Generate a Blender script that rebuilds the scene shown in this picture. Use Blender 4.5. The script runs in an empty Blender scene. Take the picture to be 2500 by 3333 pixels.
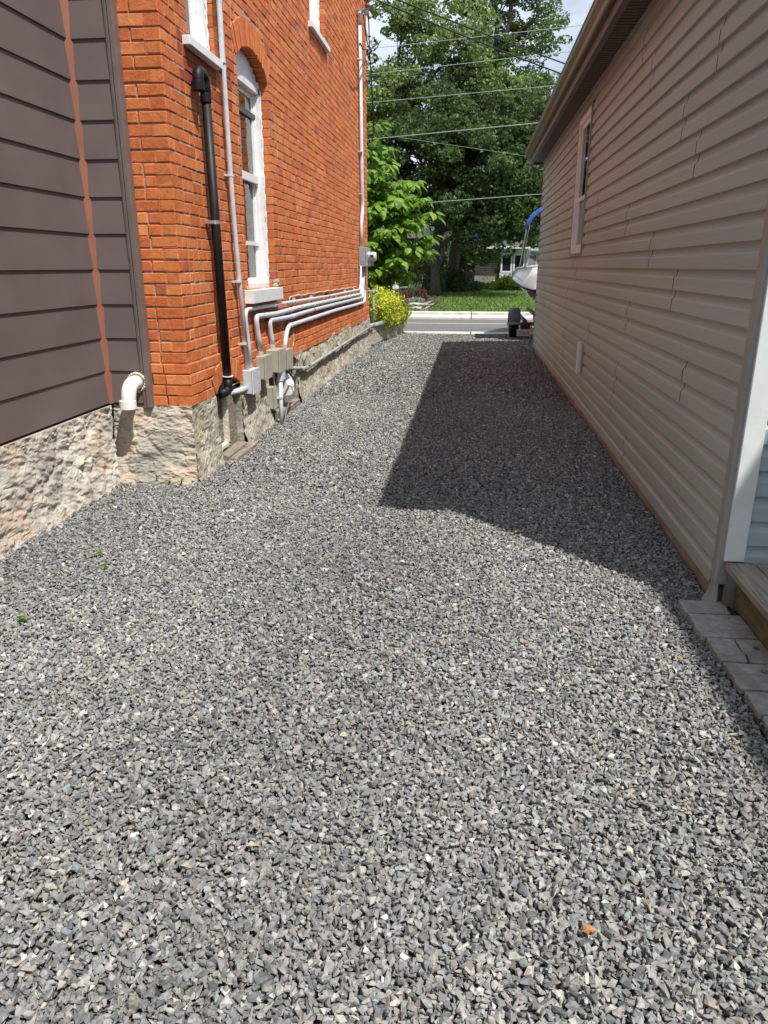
import bpy, bmesh, math, random
import numpy as np
from mathutils import Vector, Matrix, noise

random.seed(7); rng = np.random.default_rng(11)
S = bpy.context.scene
COL = S.collection
R = math.radians

# ------------------------------------------------------------------ camera, world, sun, exposure
H = 1.6
F, VX, VY = 2400.0, 1540.0, 866.0
PITCH = math.atan((1666.5 - VY) / F)
YAW = math.atan((VX - 1250) * math.cos(PITCH) / F)
cd = bpy.data.cameras.new('camera'); cam = bpy.data.objects.new('camera', cd); COL.objects.link(cam)
cam.location = (0, 0, H)
cam.rotation_euler = (math.pi / 2 - PITCH, 0, YAW)
cd.sensor_fit = 'VERTICAL'; cd.sensor_height = 36.0; cd.lens = 36.0 * F / 3333.0
cd.clip_start = 0.05; cd.clip_end = 2000
S.camera = cam

SUN = Vector((1.0, -1.02, 2.42)).normalized()      # direction towards the sun
w = bpy.data.worlds.new('World'); S.world = w; w.use_nodes = True
nt = w.node_tree; nt.nodes.clear()
out = nt.nodes.new('ShaderNodeOutputWorld'); bg = nt.nodes.new('ShaderNodeBackground')
sky = nt.nodes.new('ShaderNodeTexSky'); sky.sky_type = 'NISHITA'; sky.sun_disc = False
sky.sun_elevation = math.asin(SUN.z); sky.sun_rotation = math.atan2(SUN.x, SUN.y)
sky.altitude = 100; sky.air_density = 1.0; sky.dust_density = 1.5
# clouds drifting across the sky
tc = nt.nodes.new('ShaderNodeTexCoord'); mp = nt.nodes.new('ShaderNodeMapping')
mp.inputs['Scale'].default_value = (1.5, 1.5, 3.2); mp.inputs['Location'].default_value = (0.6, 0.2, 0.1)
cn = nt.nodes.new('ShaderNodeTexNoise'); cn.inputs['Scale'].default_value = 2.4
cn.inputs['Detail'].default_value = 8; cn.inputs['Roughness'].default_value = 0.55
cr = nt.nodes.new('ShaderNodeValToRGB')
cr.color_ramp.elements[0].position = 0.33; cr.color_ramp.elements[0].color = (0.12, 0.12, 0.12, 1)
cr.color_ramp.elements[1].position = 0.56; cr.color_ramp.elements[1].color = (0.92, 0.92, 0.92, 1)
mx = nt.nodes.new('ShaderNodeMix'); mx.data_type = 'RGBA'
mx.inputs['B'].default_value = (8.5, 9.3, 10.4, 1)
nt.links.new(tc.outputs['Generated'], mp.inputs['Vector']); nt.links.new(mp.outputs[0], cn.inputs['Vector'])
nt.links.new(cn.outputs['Fac'], cr.inputs['Fac']); nt.links.new(cr.outputs['Color'], mx.inputs['Factor'])
nt.links.new(sky.outputs[0], mx.inputs['A']); nt.links.new(mx.outputs['Result'], bg.inputs['Color'])
bg.inputs['Strength'].default_value = 0.088
nt.links.new(bg.outputs[0], out.inputs['Surface'])

sd = bpy.data.lights.new('sun', 'SUN'); sd.energy = 4.6; sd.angle = R(0.55); sd.color = (1.0, 0.955, 0.89)
so = bpy.data.objects.new('sun', sd); COL.objects.link(so)
so.rotation_euler = SUN.to_track_quat('Z', 'Y').to_euler(); so.location = (6, -6, 14)

S.view_settings.view_transform = 'Standard'; S.view_settings.look = 'None'
S.view_settings.gamma = 1; S.view_settings.exposure = 0.32
S.render.resolution_x = 768; S.render.resolution_y = 1024

# ------------------------------------------------------------------ measuring helper (photo pixel -> point on a real plane)
_c, _s = math.cos(YAW), math.sin(YAW)
_right = Vector((_c, _s, 0)); _fh = Vector((-_s, _c, 0))
_fwd = _fh * math.cos(PITCH) + Vector((0, 0, -math.sin(PITCH))); _up = _fh * math.sin(PITCH) + Vector((0, 0, math.cos(PITCH)))
_C = Vector((0, 0, H))
def ray(x, y): return (_right * (x - 1250) + _up * (1666.5 - y) + _fwd * F).normalized()
def PX(x, y, X): d = ray(x, y); return _C + d * (X / d.x)
def PY(x, y, Y): d = ray(x, y); return _C + d * (Y / d.y)
def PG(x, y, z=0.0): d = ray(x, y); return _C + d * ((z - H) / d.z)

# ------------------------------------------------------------------ materials
def srgb(r, g, b):
    f = lambda c: (c / 255 / 12.92) if c / 255 <= 0.04045 else ((c / 255 + 0.055) / 1.055) ** 2.4
    return (f(r), f(g), f(b))
def mat(name, c1, c2=None, scale=8.0, rough=0.8, bump=0.0, bscale=None, stretch=(1, 1, 1), metal=0.0, spec=0.5,
        detail=6.0, attr=False, lo=0.35, hi=0.65, transl=0.0, coat=0.0, rvar=0.0, c3=None, s3=2.0, f3=0.5):
    m = bpy.data.materials.new(name); m.use_nodes = True; t = m.node_tree; n = t.nodes; L = t.links
    b = n['Principled BSDF']; b.inputs['Roughness'].default_value = rough; b.inputs['Metallic'].default_value = metal
    b.inputs['Specular IOR Level'].default_value = spec; b.inputs['Coat Weight'].default_value = coat
    tcn = n.new('ShaderNodeTexCoord'); mpn = n.new('ShaderNodeMapping'); mpn.inputs['Scale'].default_value = stretch
    L.new(tcn.outputs['Object'], mpn.inputs['Vector'])
    ns = n.new('ShaderNodeTexNoise'); ns.inputs['Scale'].default_value = scale; ns.inputs['Detail'].default_value = detail
    L.new(mpn.outputs[0], ns.inputs['Vector'])
    rp = n.new('ShaderNodeValToRGB'); rp.color_ramp.elements[0].position = lo; rp.color_ramp.elements[1].position = hi
    c2 = c2 or c1
    rp.color_ramp.elements[0].color = (*c1, 1); rp.color_ramp.elements[1].color = (*c2, 1)
    L.new(ns.outputs['Fac'], rp.inputs['Fac'])
    src = rp.outputs['Color']
    if c3:
        n3 = n.new('ShaderNodeTexNoise'); n3.inputs['Scale'].default_value = s3; n3.inputs['Detail'].default_value = 5
        L.new(mpn.outputs[0], n3.inputs['Vector'])
        r3 = n.new('ShaderNodeValToRGB'); r3.color_ramp.elements[0].position = 0.5; r3.color_ramp.elements[1].position = 0.62
        r3.color_ramp.elements[0].color = (0, 0, 0, 1); r3.color_ramp.elements[1].color = (f3, f3, f3, 1)
        L.new(n3.outputs['Fac'], r3.inputs['Fac'])
        x3 = n.new('ShaderNodeMix'); x3.data_type = 'RGBA'; x3.inputs['B'].default_value = (*c3, 1)
        L.new(r3.outputs['Color'], x3.inputs['Factor']); L.new(src, x3.inputs['A']); src = x3.outputs['Result']
    if attr:
        at = n.new('ShaderNodeAttribute'); at.attribute_name = 'Col'
        mm = n.new('ShaderNodeMix'); mm.data_type = 'RGBA'; mm.blend_type = 'MULTIPLY'; mm.inputs['Factor'].default_value = 1
        L.new(at.outputs['Color'], mm.inputs['A']); L.new(src, mm.inputs['B']); src = mm.outputs['Result']
    L.new(src, b.inputs['Base Color'])
    if rvar:
        mr = n.new('ShaderNodeMapRange'); mr.inputs['To Min'].default_value = rough - rvar; mr.inputs['To Max'].default_value = rough + rvar
        L.new(ns.outputs['Fac'], mr.inputs['Value']); L.new(mr.outputs[0], b.inputs['Roughness'])
    if bump:
        nb = n.new('ShaderNodeTexNoise'); nb.inputs['Scale'].default_value = bscale or scale * 3; nb.inputs['Detail'].default_value = 6
        L.new(mpn.outputs[0], nb.inputs['Vector'])
        bp = n.new('ShaderNodeBump'); bp.inputs['Strength'].default_value = 1.0; bp.inputs['Distance'].default_value = bump
        L.new(nb.outputs['Fac'], bp.inputs['Height']); L.new(bp.outputs[0], b.inputs['Normal'])
    if transl:
        tr = n.new('ShaderNodeBsdfTranslucent'); ms = n.new('ShaderNodeMixShader'); ms.inputs[0].default_value = transl
        L.new(src, tr.inputs['Color']); L.new(b.outputs[0], ms.inputs[1]); L.new(tr.outputs[0], ms.inputs[2])
        L.new(ms.outputs[0], n['Material Output'].inputs['Surface'])
    return m
def glass(name, tint=(0.9, 0.95, 0.95), alpha=0.35):
    m = bpy.data.materials.new(name); m.use_nodes = True; t = m.node_tree; n = t.nodes
    n.remove(n['Principled BSDF'])
    g = n.new('ShaderNodeBsdfGlossy'); g.inputs['Roughness'].default_value = 0.02
    tr = n.new('ShaderNodeBsdfTransparent'); tr.inputs['Color'].default_value = (*tint, 1)
    fr = n.new('ShaderNodeFresnel'); fr.inputs['IOR'].default_value = 1.52
    mr = n.new('ShaderNodeMath'); mr.operation = 'MULTIPLY_ADD'; mr.inputs[1].default_value = 1.0; mr.inputs[2].default_value = alpha * 0.3
    ms = n.new('ShaderNodeMixShader')
    t.links.new(fr.outputs[0], mr.inputs[0]); t.links.new(mr.outputs[0], ms.inputs[0])
    t.links.new(tr.outputs[0], ms.inputs[1]); t.links.new(g.outputs[0], ms.inputs[2])
    t.links.new(ms.outputs[0], n['Material Output'].inputs['Surface'])
    return m

M = {}
M['gravel'] = mat('crushed_stone', (0.72, 0.72, 0.72), (1.15, 1.15, 1.13), scale=70, rough=0.85, bump=0.0012, bscale=150, attr=True, spec=0.12)
M['bed'] = mat('driveway_bed', (0.035, 0.035, 0.036), (0.10, 0.10, 0.10), scale=70, rough=0.95, bump=0.01, bscale=60)
M['brick'] = mat('orange_brick', (0.88, 0.82, 0.76), (1.08, 1.06, 1.06), scale=14, rough=0.9, bump=0.0035, bscale=70, attr=True, spec=0.2, c3=(0.50, 0.38, 0.30), s3=38, f3=0.25)
M['mortar'] = mat('lime_mortar', (0.30, 0.24, 0.18), (0.50, 0.43, 0.35), scale=18, rough=0.95, bump=0.006, bscale=60)
M['parge'] = mat('grey_parging', (0.27, 0.25, 0.20), (0.46, 0.43, 0.36), scale=3.5, rough=0.95, bump=0.03, bscale=9, stretch=(1, 1, 1.2), spec=0.2, c3=(0.38, 0.33, 0.22), s3=3.0, f3=0.7)
M['stone'] = mat('rubble_stone', (0.34, 0.315, 0.275), (0.57, 0.53, 0.46), scale=5, rough=0.92, bump=0.02, bscale=22, detail=9, spec=0.2, c3=(0.46, 0.36, 0.28), s3=3.6, f3=0.75)
M['stone_grey'] = mat('parged_rubble', (0.30, 0.28, 0.24), (0.52, 0.47, 0.39), scale=4, rough=0.92, bump=0.02, bscale=14, spec=0.2, c3=(0.44, 0.34, 0.25), s3=4.0, f3=0.7)
M['brown'] = mat('brown_steel_siding', (0.130, 0.099, 0.098), (0.152, 0.119, 0.116), scale=2.2, rough=0.42, bump=0.0004, bscale=6, spec=0.45, rvar=0.05)
M['brown_trim'] = mat('brown_trim_metal', (0.145, 0.112, 0.105), (0.175, 0.138, 0.13), scale=10, rough=0.5)
M['copper'] = mat('copper_brown_trim', (0.25, 0.095, 0.055), (0.30, 0.12, 0.07), scale=5, rough=0.5)
M['vinyl'] = mat('taupe_vinyl_siding', (0.385, 0.405, 0.375), (0.44, 0.462, 0.43), scale=1.7, rough=0.5, bump=0.003, bscale=30, stretch=(1, 0.12, 1.6), spec=0.4, c3=(0.36, 0.335, 0.295), s3=1.3, f3=0.35)
M['vinyl_grey'] = mat('pale_grey_vinyl', (0.36, 0.42, 0.44), (0.41, 0.47, 0.49), scale=2, rough=0.5, bump=0.0014, bscale=30, stretch=(0.12, 1, 1.6))
M['taupe'] = mat('taupe_trim', (0.30, 0.285, 0.26), (0.34, 0.325, 0.30), scale=6, rough=0.45)
M['white_trim'] = mat('white_vinyl_trim', (0.74, 0.78, 0.78), (0.80, 0.83, 0.82), scale=5, rough=0.45, c3=(0.55, 0.55, 0.5), s3=9, f3=0.15)
M['gutter'] = mat('brown_gutter', (0.090, 0.074, 0.056), (0.115, 0.094, 0.072), scale=3, rough=0.35, spec=0.6)
M['soffit'] = mat('dark_soffit', (0.105, 0.083, 0.070), (0.125, 0.10, 0.085), scale=4, rough=0.55)
M['shingle'] = mat('grey_shingles', (0.045, 0.047, 0.055), (0.10, 0.105, 0.115), scale=22, rough=0.95, bump=0.01, bscale=40)
M['concrete'] = mat('pinkish_concrete', (0.34, 0.28, 0.23), (0.46, 0.39, 0.33), scale=9, rough=0.95, bump=0.006, bscale=50)
M['dark'] = mat('black_and_shade_fill', (0.012, 0.011, 0.010), (0.02, 0.018, 0.016), rough=0.9)  # near black: own colour of small parts, and shade painted into gaps and openings
M['room'] = mat('dim_room', (0.06, 0.06, 0.06), (0.11, 0.11, 0.11), scale=2, rough=0.9)
M['curtain'] = mat('white_curtain', (0.45, 0.46, 0.47), (0.75, 0.76, 0.77), scale=9, rough=0.9, stretch=(1, 6, 0.2))
M['white'] = mat('white_paint', (0.74, 0.76, 0.77), (0.82, 0.83, 0.84), scale=7, rough=0.4, c3=(0.6, 0.58, 0.52), s3=16, f3=0.25)
M['pvc_grey'] = mat('pale_grey_conduit', (0.52, 0.55, 0.60), (0.60, 0.63, 0.68), scale=14, rough=0.4, c3=(0.48, 0.45, 0.40), s3=18, f3=0.3)
M['pvc_dull'] = mat('dull_grey_pipe', (0.26, 0.29, 0.27), (0.40, 0.42, 0.38), scale=9, rough=0.6, c3=(0.30, 0.24, 0.15), s3=14, f3=0.5)
M['pvc_white'] = mat('white_pvc', (0.80, 0.79, 0.75), (0.85, 0.84, 0.81), scale=5, rough=0.3)
M['abs'] = mat('black_abs', (0.007, 0.007, 0.008), (0.013, 0.012, 0.012), scale=14, rough=0.5, spec=0.3, c3=(0.018, 0.017, 0.016), s3=12, f3=0.4)
M['beige'] = mat('beige_junction_box', (0.36, 0.35, 0.29), (0.44, 0.42, 0.35), scale=10, rough=0.5, c3=(0.30, 0.25, 0.18), s3=20, f3=0.3)
M['steel_grey'] = mat('grey_painted_steel', (0.27, 0.30, 0.32), (0.31, 0.34, 0.36), scale=6, rough=0.45)
M['armour'] = mat('dull_steel', (0.085, 0.08, 0.075), (0.16, 0.155, 0.15), scale=12, rough=0.5)
M['alu'] = mat('brushed_aluminium', (0.60, 0.62, 0.64), (0.72, 0.74, 0.75), scale=10, rough=0.3, metal=0.8)
M['foam'] = mat('cured_foam', (0.55, 0.50, 0.38), (0.72, 0.68, 0.56), scale=30, rough=0.95, bump=0.01, bscale=40)
M['oldwood'] = mat('weathered_wood', (0.15, 0.125, 0.095), (0.34, 0.30, 0.24), scale=9, rough=0.92, bump=0.005, bscale=22, stretch=(6, 0.7, 6), c3=(0.22, 0.20, 0.13), s3=4)
M['deckwood'] = mat('deck_board', (0.20, 0.17, 0.14), (0.36, 0.32, 0.27), scale=7, rough=0.9, bump=0.004, bscale=26, stretch=(9, 0.6, 9))
M['mosswood'] = mat('mossy_fascia', (0.11, 0.085, 0.04), (0.24, 0.185, 0.10), scale=8, rough=0.92, bump=0.004, bscale=20, stretch=(3, 1, 3), c3=(0.13, 0.13, 0.05), s3=3, f3=0.8)
M['timber'] = mat('planter_timber', (0.30, 0.27, 0.21), (0.50, 0.46, 0.38), scale=12, rough=0.95, bump=0.006, bscale=30, stretch=(4, 4, 0.8))
M['paver'] = mat('grey_paver', (0.25, 0.25, 0.24), (0.36, 0.355, 0.34), scale=30, rough=0.93, bump=0.003, bscale=160, c3=(0.12, 0.115, 0.09), s3=5, f3=0.4)
M['soil'] = mat('dark_soil', (0.03, 0.022, 0.015), (0.07, 0.05, 0.035), scale=20, rough=0.95, bump=0.02)
M['asphalt'] = mat('asphalt', (0.10, 0.10, 0.105), (0.17, 0.17, 0.172), scale=30, rough=0.9, bump=0.005, bscale=120, c3=(0.12, 0.12, 0.12), s3=0.6)
M['yellow'] = mat('yellow_line', (0.62, 0.44, 0.12), (0.70, 0.55, 0.20), scale=12, rough=0.8)
M['rubberseam'] = mat('tar_seam', (0.04, 0.04, 0.042), (0.07, 0.07, 0.07), scale=9)
M['kerb'] = mat('kerb_concrete', (0.42, 0.41, 0.37), (0.60, 0.58, 0.53), scale=4, rough=0.9, bump=0.004)
M['ground'] = mat('ground_turf', (0.05, 0.075, 0.018), (0.09, 0.12, 0.035), scale=1.5, rough=0.95, bump=0.05, bscale=20)
M['lawn'] = mat('lawn_turf', (0.055, 0.115, 0.016), (0.115, 0.19, 0.035), scale=2.2, rough=0.95, bump=0.06, bscale=16, detail=9)
M['blade'] = mat('grass_blade', (0.8, 0.8, 0.8), (1.2, 1.2, 1.1), scale=3, rough=0.7, attr=True, transl=0.35)
M['leaf'] = mat('leaf', (0.8, 0.8, 0.8), (1.2, 1.2, 1.15), scale=2.0, rough=0.5, attr=True, transl=0.42, spec=0.4)
M['bigleaf'] = mat('broad_leaf', (0.85, 0.85, 0.85), (1.15, 1.15, 1.1), scale=12, rough=0.5, attr=True, transl=0.45, spec=0.35)
M['bark'] = mat('bark', (0.045, 0.036, 0.028), (0.12, 0.10, 0.08), scale=9, rough=0.95, bump=0.03, bscale=20, stretch=(3, 3, 0.6))
M['wire_light'] = mat('pale_cable', (0.30, 0.33, 0.31), (0.38, 0.40, 0.38), rough=0.45)
M['wire_black'] = mat('black_cable', (0.012, 0.012, 0.014), rough=0.5)
M['porcelain'] = mat('brown_porcelain', (0.16, 0.10, 0.09), rough=0.3)
M['gel'] = mat('white_gelcoat', (0.74, 0.75, 0.75), (0.80, 0.81, 0.81), scale=2, rough=0.12, coat=0.6)
M['navy'] = mat('navy_gelcoat', (0.008, 0.012, 0.05), rough=0.12, coat=0.6)
M['canvas'] = mat('blue_canvas', (0.012, 0.07, 0.42), (0.02, 0.09, 0.5), scale=6, rough=0.8, bump=0.01, bscale=5)
M['rubber'] = mat('tyre_rubber', (0.012, 0.012, 0.012), (0.022, 0.022, 0.022), scale=30, rough=0.85)
M['fender'] = mat('grey_plastic_fender', (0.10, 0.115, 0.135), (0.125, 0.14, 0.16), scale=5, rough=0.45)
M['chassis'] = mat('black_chassis', (0.02, 0.02, 0.02), rough=0.5)
M['red'] = mat('red_lamp_lens', (0.30, 0.008, 0.008), rough=0.2, coat=0.5)
M['plate'] = mat('plate_white', (0.62, 0.66, 0.68), rough=0.4)
M['plate_ink'] = mat('plate_ink', (0.02, 0.03, 0.09), rough=0.5)
M['rope'] = mat('yellow_rope', (0.45, 0.40, 0.10), rough=0.8)
M['hstone_wall'] = mat('stone_joint', (0.12, 0.11, 0.10), (0.16, 0.15, 0.14))
M['hstone'] = mat('pale_house_stone', (0.30, 0.27, 0.24), (0.46, 0.43, 0.38), scale=5, attr=True, rough=0.9, bump=0.01, stretch=(1, 1, 4))
M['hwhite'] = mat('pale_blue_clapboard', (0.52, 0.60, 0.60), (0.58, 0.66, 0.66), rough=0.7)
M['hglass'] = mat('dark_house_glass', (0.02, 0.028, 0.032), rough=0.05, spec=0.8)
M['rabbit'] = mat('grey_cast_stone', (0.33, 0.33, 0.32), (0.45, 0.45, 0.43), scale=20, rough=0.9)
M['flat_stone'] = mat('garden_stone', (0.26, 0.22, 0.18), (0.50, 0.45, 0.38), scale=5, rough=0.9, bump=0.01)
M['redbrick'] = mat('red_brick_far', (0.22, 0.065, 0.045), (0.28, 0.09, 0.06), scale=9, rough=0.9)
M['fence'] = mat('grey_fence_wood', (0.13, 0.12, 0.11), (0.22, 0.20, 0.18), scale=5, rough=0.95, stretch=(5, 5, 0.5))
M['petal'] = mat('white_petal', (0.8, 0.8, 0.78), rough=0.7)
M['deadleaf'] = mat('dead_leaf', (0.30, 0.13, 0.035), (0.48, 0.24, 0.08), scale=30, rough=0.7, bump=0.003)
M['twig'] = mat('dry_twig', (0.35, 0.26, 0.15), rough=0.9)
M['stake'] = mat('new_timber', (0.50, 0.32, 0.12), (0.58, 0.38, 0.16), scale=6, rough=0.8)
M['meterglass'] = mat('meter_face', (0.50, 0.52, 0.52), (0.66, 0.68, 0.68), scale=12, rough=0.15, coat=0.8)
M['rust'] = mat('rusty_wood', (0.11, 0.035, 0.012), (0.20, 0.07, 0.02), scale=20, rough=0.95, bump=0.004)

# ------------------------------------------------------------------ object helpers
def tag(o, label=None, cat=None, group=None, kind=None):
    if label: o['label'] = label
    if cat: o['category'] = cat
    if group: o['group'] = group
    if kind: o['kind'] = kind
    return o
def empty(name, loc, label, cat, group=None):
    o = bpy.data.objects.new(name, None); COL.objects.link(o); o.location = loc; o.empty_display_size = 0.1
    return tag(o, label, cat, group)
class B:
    def __init__(s): s.v = []; s.f = []; s.c = []; s.p = []
    def add(s, vs, fs, col=None):
        n = len(s.v); s.p.append((n, len(s.f))); s.v += [tuple(p) for p in vs]; s.f += [tuple(i + n for i in f) for f in fs]
        if col is not None: s.c += [col] * len(vs)
    def box(s, x0, x1, y0, y1, z0, z1):
        s.add([(x0, y0, z0), (x1, y0, z0), (x1, y1, z0), (x0, y1, z0), (x0, y0, z1), (x1, y0, z1), (x1, y1, z1), (x0, y1, z1)],
              [(0, 3, 2, 1), (4, 5, 6, 7), (0, 1, 5, 4), (1, 2, 6, 5), (2, 3, 7, 6), (3, 0, 4, 7)])
    def obox(s, c, sx, sy, sz, rot=None):
        rot = rot or Matrix.Identity(3); c = Vector(c)
        vs = [c + rot @ Vector((a * sx / 2, b * sy / 2, d * sz / 2)) for d in (-1, 1) for a, b in ((-1, -1), (1, -1), (1, 1), (-1, 1))]
        s.add(vs, [(0, 3, 2, 1), (4, 5, 6, 7), (0, 1, 5, 4), (1, 2, 6, 5), (2, 3, 7, 6), (3, 0, 4, 7)])
    def tube(s, pts, r, n=12, cap=True, closed=False):
        pts = [Vector(p) for p in pts]; rs = r if isinstance(r, (list, tuple)) else [r] * len(pts)
        prev = None; rings = []
        for i, p in enumerate(pts):
            d = (pts[min(i + 1, len(pts) - 1)] - pts[max(i - 1, 0)])
            if d.length < 1e-9: d = Vector((0, 0, 1))
            d.normalize()
            if prev is None:
                a = d.orthogonal().normalized()
            else:
                a = prev - d * prev.dot(d); a = a.normalized() if a.length > 1e-6 else d.orthogonal().normalized()
            prev = a; b = d.cross(a)
            rings.append([p + (a * math.cos(2 * math.pi * k / n) + b * math.sin(2 * math.pi * k / n)) * rs[i] for k in range(n)])
        vs = [q for r_ in rings for q in r_]; fs = []
        for i in range(len(pts) - 1):
            for k in range(n):
                a0 = i * n + k; a1 = i * n + (k + 1) % n
                fs.append((a0, a1, a1 + n, a0 + n))
        if cap: fs += [tuple(reversed(range(n))), tuple(range(len(vs) - n, len(vs)))]
        s.add(vs, fs)
    def prism(s, poly, a0, a1, axis='y'):
        n = len(poly)
        def P(u, v, a): return {'x': (a, u, v), 'y': (u, a, v), 'z': (u, v, a)}[axis]
        vs = [P(u, v, a0) for u, v in poly] + [P(u, v, a1) for u, v in poly]
        fs = [tuple(range(n)), tuple(reversed(range(n, 2 * n)))] + [(i, i + n, (i + 1) % n + n, (i + 1) % n) for i in range(n)]
        s.add(vs, fs)
    def build(s, name, m, parent=None, smooth=False, bevel=0.0, fix=True, seg=2):
        me = bpy.data.meshes.new(name); me.from_pydata(s.v, [], s.f)
        if s.c:
            a = me.color_attributes.new('Col', 'FLOAT_COLOR', 'POINT')
            a.data.foreach_set('color', np.array([(*c, 1) for c in s.c], dtype=np.float32).ravel())
        if fix:
            bm = bmesh.new(); bm.from_mesh(me); bmesh.ops.recalc_face_normals(bm, faces=bm.faces); bm.to_mesh(me); bm.free()
        me.materials.append(m)
        if smooth: me.polygons.foreach_set('use_smooth', [True] * len(me.polygons)); 
        o = bpy.data.objects.new(name, me); COL.objects.link(o)
        if bevel:
            b = o.modifiers.new('bevel', 'BEVEL'); b.width = bevel; b.segments = seg; b.limit_method = 'ANGLE'; b.angle_limit = R(40)
        if parent:
            o.parent = parent; o.matrix_parent_inverse = Matrix.Translation(-Vector(root_loc(parent)))
        return o
def each(b, name, m, parent=None, **kw):
    """every piece added to b becomes a part of its own"""
    P = b.p + [(len(b.v), len(b.f))]; r = []
    for (v0, f0), (v1, f1) in zip(P, P[1:]):
        q = B(); q.add(b.v[v0:v1], [tuple(i - v0 for i in f) for f in b.f[f0:f1]]); r.append(q.build(name, m, parent, **kw))
    return r
def root_loc(o):
    p = Vector((0, 0, 0))
    # parents are never rotated or scaled; parts are built in world coordinates
    if o.parent is None: return Vector(o.location)
    return Vector((0, 0, 0)) if o.type == 'MESH' else Vector(o.location)
def np_mesh(name, V, Fc, m, colv=None, parent=None, smooth=False):
    me = bpy.data.meshes.new(name); k = Fc.shape[1]
    me.vertices.add(len(V)); me.vertices.foreach_set('co', V.astype(np.float32).ravel())
    me.loops.add(Fc.size); me.loops.foreach_set('vertex_index', Fc.astype(np.int32).ravel())
    me.polygons.add(len(Fc)); me.polygons.foreach_set('loop_start', np.arange(0, Fc.size, k, dtype=np.int32))
    me.polygons.foreach_set('loop_total', np.full(len(Fc), k, dtype=np.int32))
    me.update(calc_edges=True)
    if colv is not None:
        a = me.color_attributes.new('Col', 'FLOAT_COLOR', 'POINT')
        c4 = np.ones((len(V), 4), dtype=np.float32); c4[:, :3] = colv; a.data.foreach_set('color', c4.ravel())
    me.polygons.foreach_set('use_smooth', np.full(len(Fc), bool(smooth)))
    me.materials.append(m)
    o = bpy.data.objects.new(name, me); COL.objects.link(o)
    if parent:
        o.parent = parent; o.matrix_parent_inverse = Matrix.Translation(-Vector(root_loc(parent)))
    return o
def smooth_path(pts, r, n=6):
    """polyline with its corners rounded"""
    pts = [Vector(p) for p in pts]; o = [pts[0]]
    for i in range(1, len(pts) - 1):
        a, b, c = pts[i - 1], pts[i], pts[i + 1]
        rr = min(r, (a - b).length * 0.49, (c - b).length * 0.49)
        p0 = b + (a - b).normalized() * rr; p1 = b + (c - b).normalized() * rr
        for k in range(n + 1):
            t = k / n; o.append(p0 * (1 - t) ** 2 + b * 2 * t * (1 - t) + p1 * t ** 2)
    o.append(pts[-1]); return o
def nz(x, y, z=0.0, s=1.0): return noise.noise(Vector((x * s, y * s, z * s)))

# ------------------------------------------------------------------ the ground
def sheet(name, x0, x1, y0, y1, z, m, nx=1, ny=1, zf=None):
    b = B(); vs = []; fs = []
    for j in range(ny + 1):
        for i in range(nx + 1):
            X = x0 + (x1 - x0) * i / nx; Y = y0 + (y1 - y0) * j / ny
            vs.append((X, Y, z + (zf(X, Y) if zf else 0)))
    for j in range(ny):
        for i in range(nx):
            a = j * (nx + 1) + i; fs.append((a, a + 1, a + nx + 2, a + nx + 1))
    b.add(vs, fs); return tag(b.build(name, m, fix=False, smooth=bool(zf)), kind='structure')
def lawn_h(y): return 0.15 * min(1, max(0, (y - 28) / 20))
sheet('ground', -600, 600, -300, 900, -0.06, M['ground'])
sheet('driveway', -3.4, 1.9, -3, 19.0, -0.034, M['bed'])
sheet('road', -120, 120, 19.6, 24.7, -0.035, M['asphalt'])
b = B(); b.box(-120, 120, 22.80, 22.92, -0.034, -0.030); tag(b.build('road_line', M['yellow']), kind='structure')
b = B()
for i in range(-30, 30): b.box(i * 4 + 0.012, i * 4 + 3.99, 18.97, 19.6, -0.05, 0.0)
tag(b.build('near_kerb', M['kerb'], bevel=0.012), kind='structure')
b = B()
for i in range(-30, 30):
    b.box(i * 4 + 0.012, i * 4 + 3.99, 26.0, 26.5, -0.05, 0.115); b.box(i * 2.4 + 0.01, i * 2.4 + 2.39, 24.7, 25.998, -0.05, 0.03)
tag(b.build('far_pavement', M['kerb'], bevel=0.012), kind='structure')
sheet('lawn', -60, 60, 26.502, 120, 0.06, M['lawn'], 60, 60, lambda x, y: lawn_h(y) + 0.03 * nz(x, y, 0, 0.4))

b = B()
for yy, w_, ph in ((21.25, .03, 0), (23.9, .02, 2)):
    pts = [(x_ * .5, yy + .03 * nz(x_ * .5, ph, 0, .9)) for x_ in range(-60, 60)]
    b.add([(x_, y_, -.031) for x_, y_ in pts] + [(x_, y_ + w_, -.031) for x_, y_ in pts], [(i, i + 1, i + 121, i + 120) for i in range(119)])
tag(b.build('road_seam', M['rubberseam'], fix=False), kind='structure')

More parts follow.
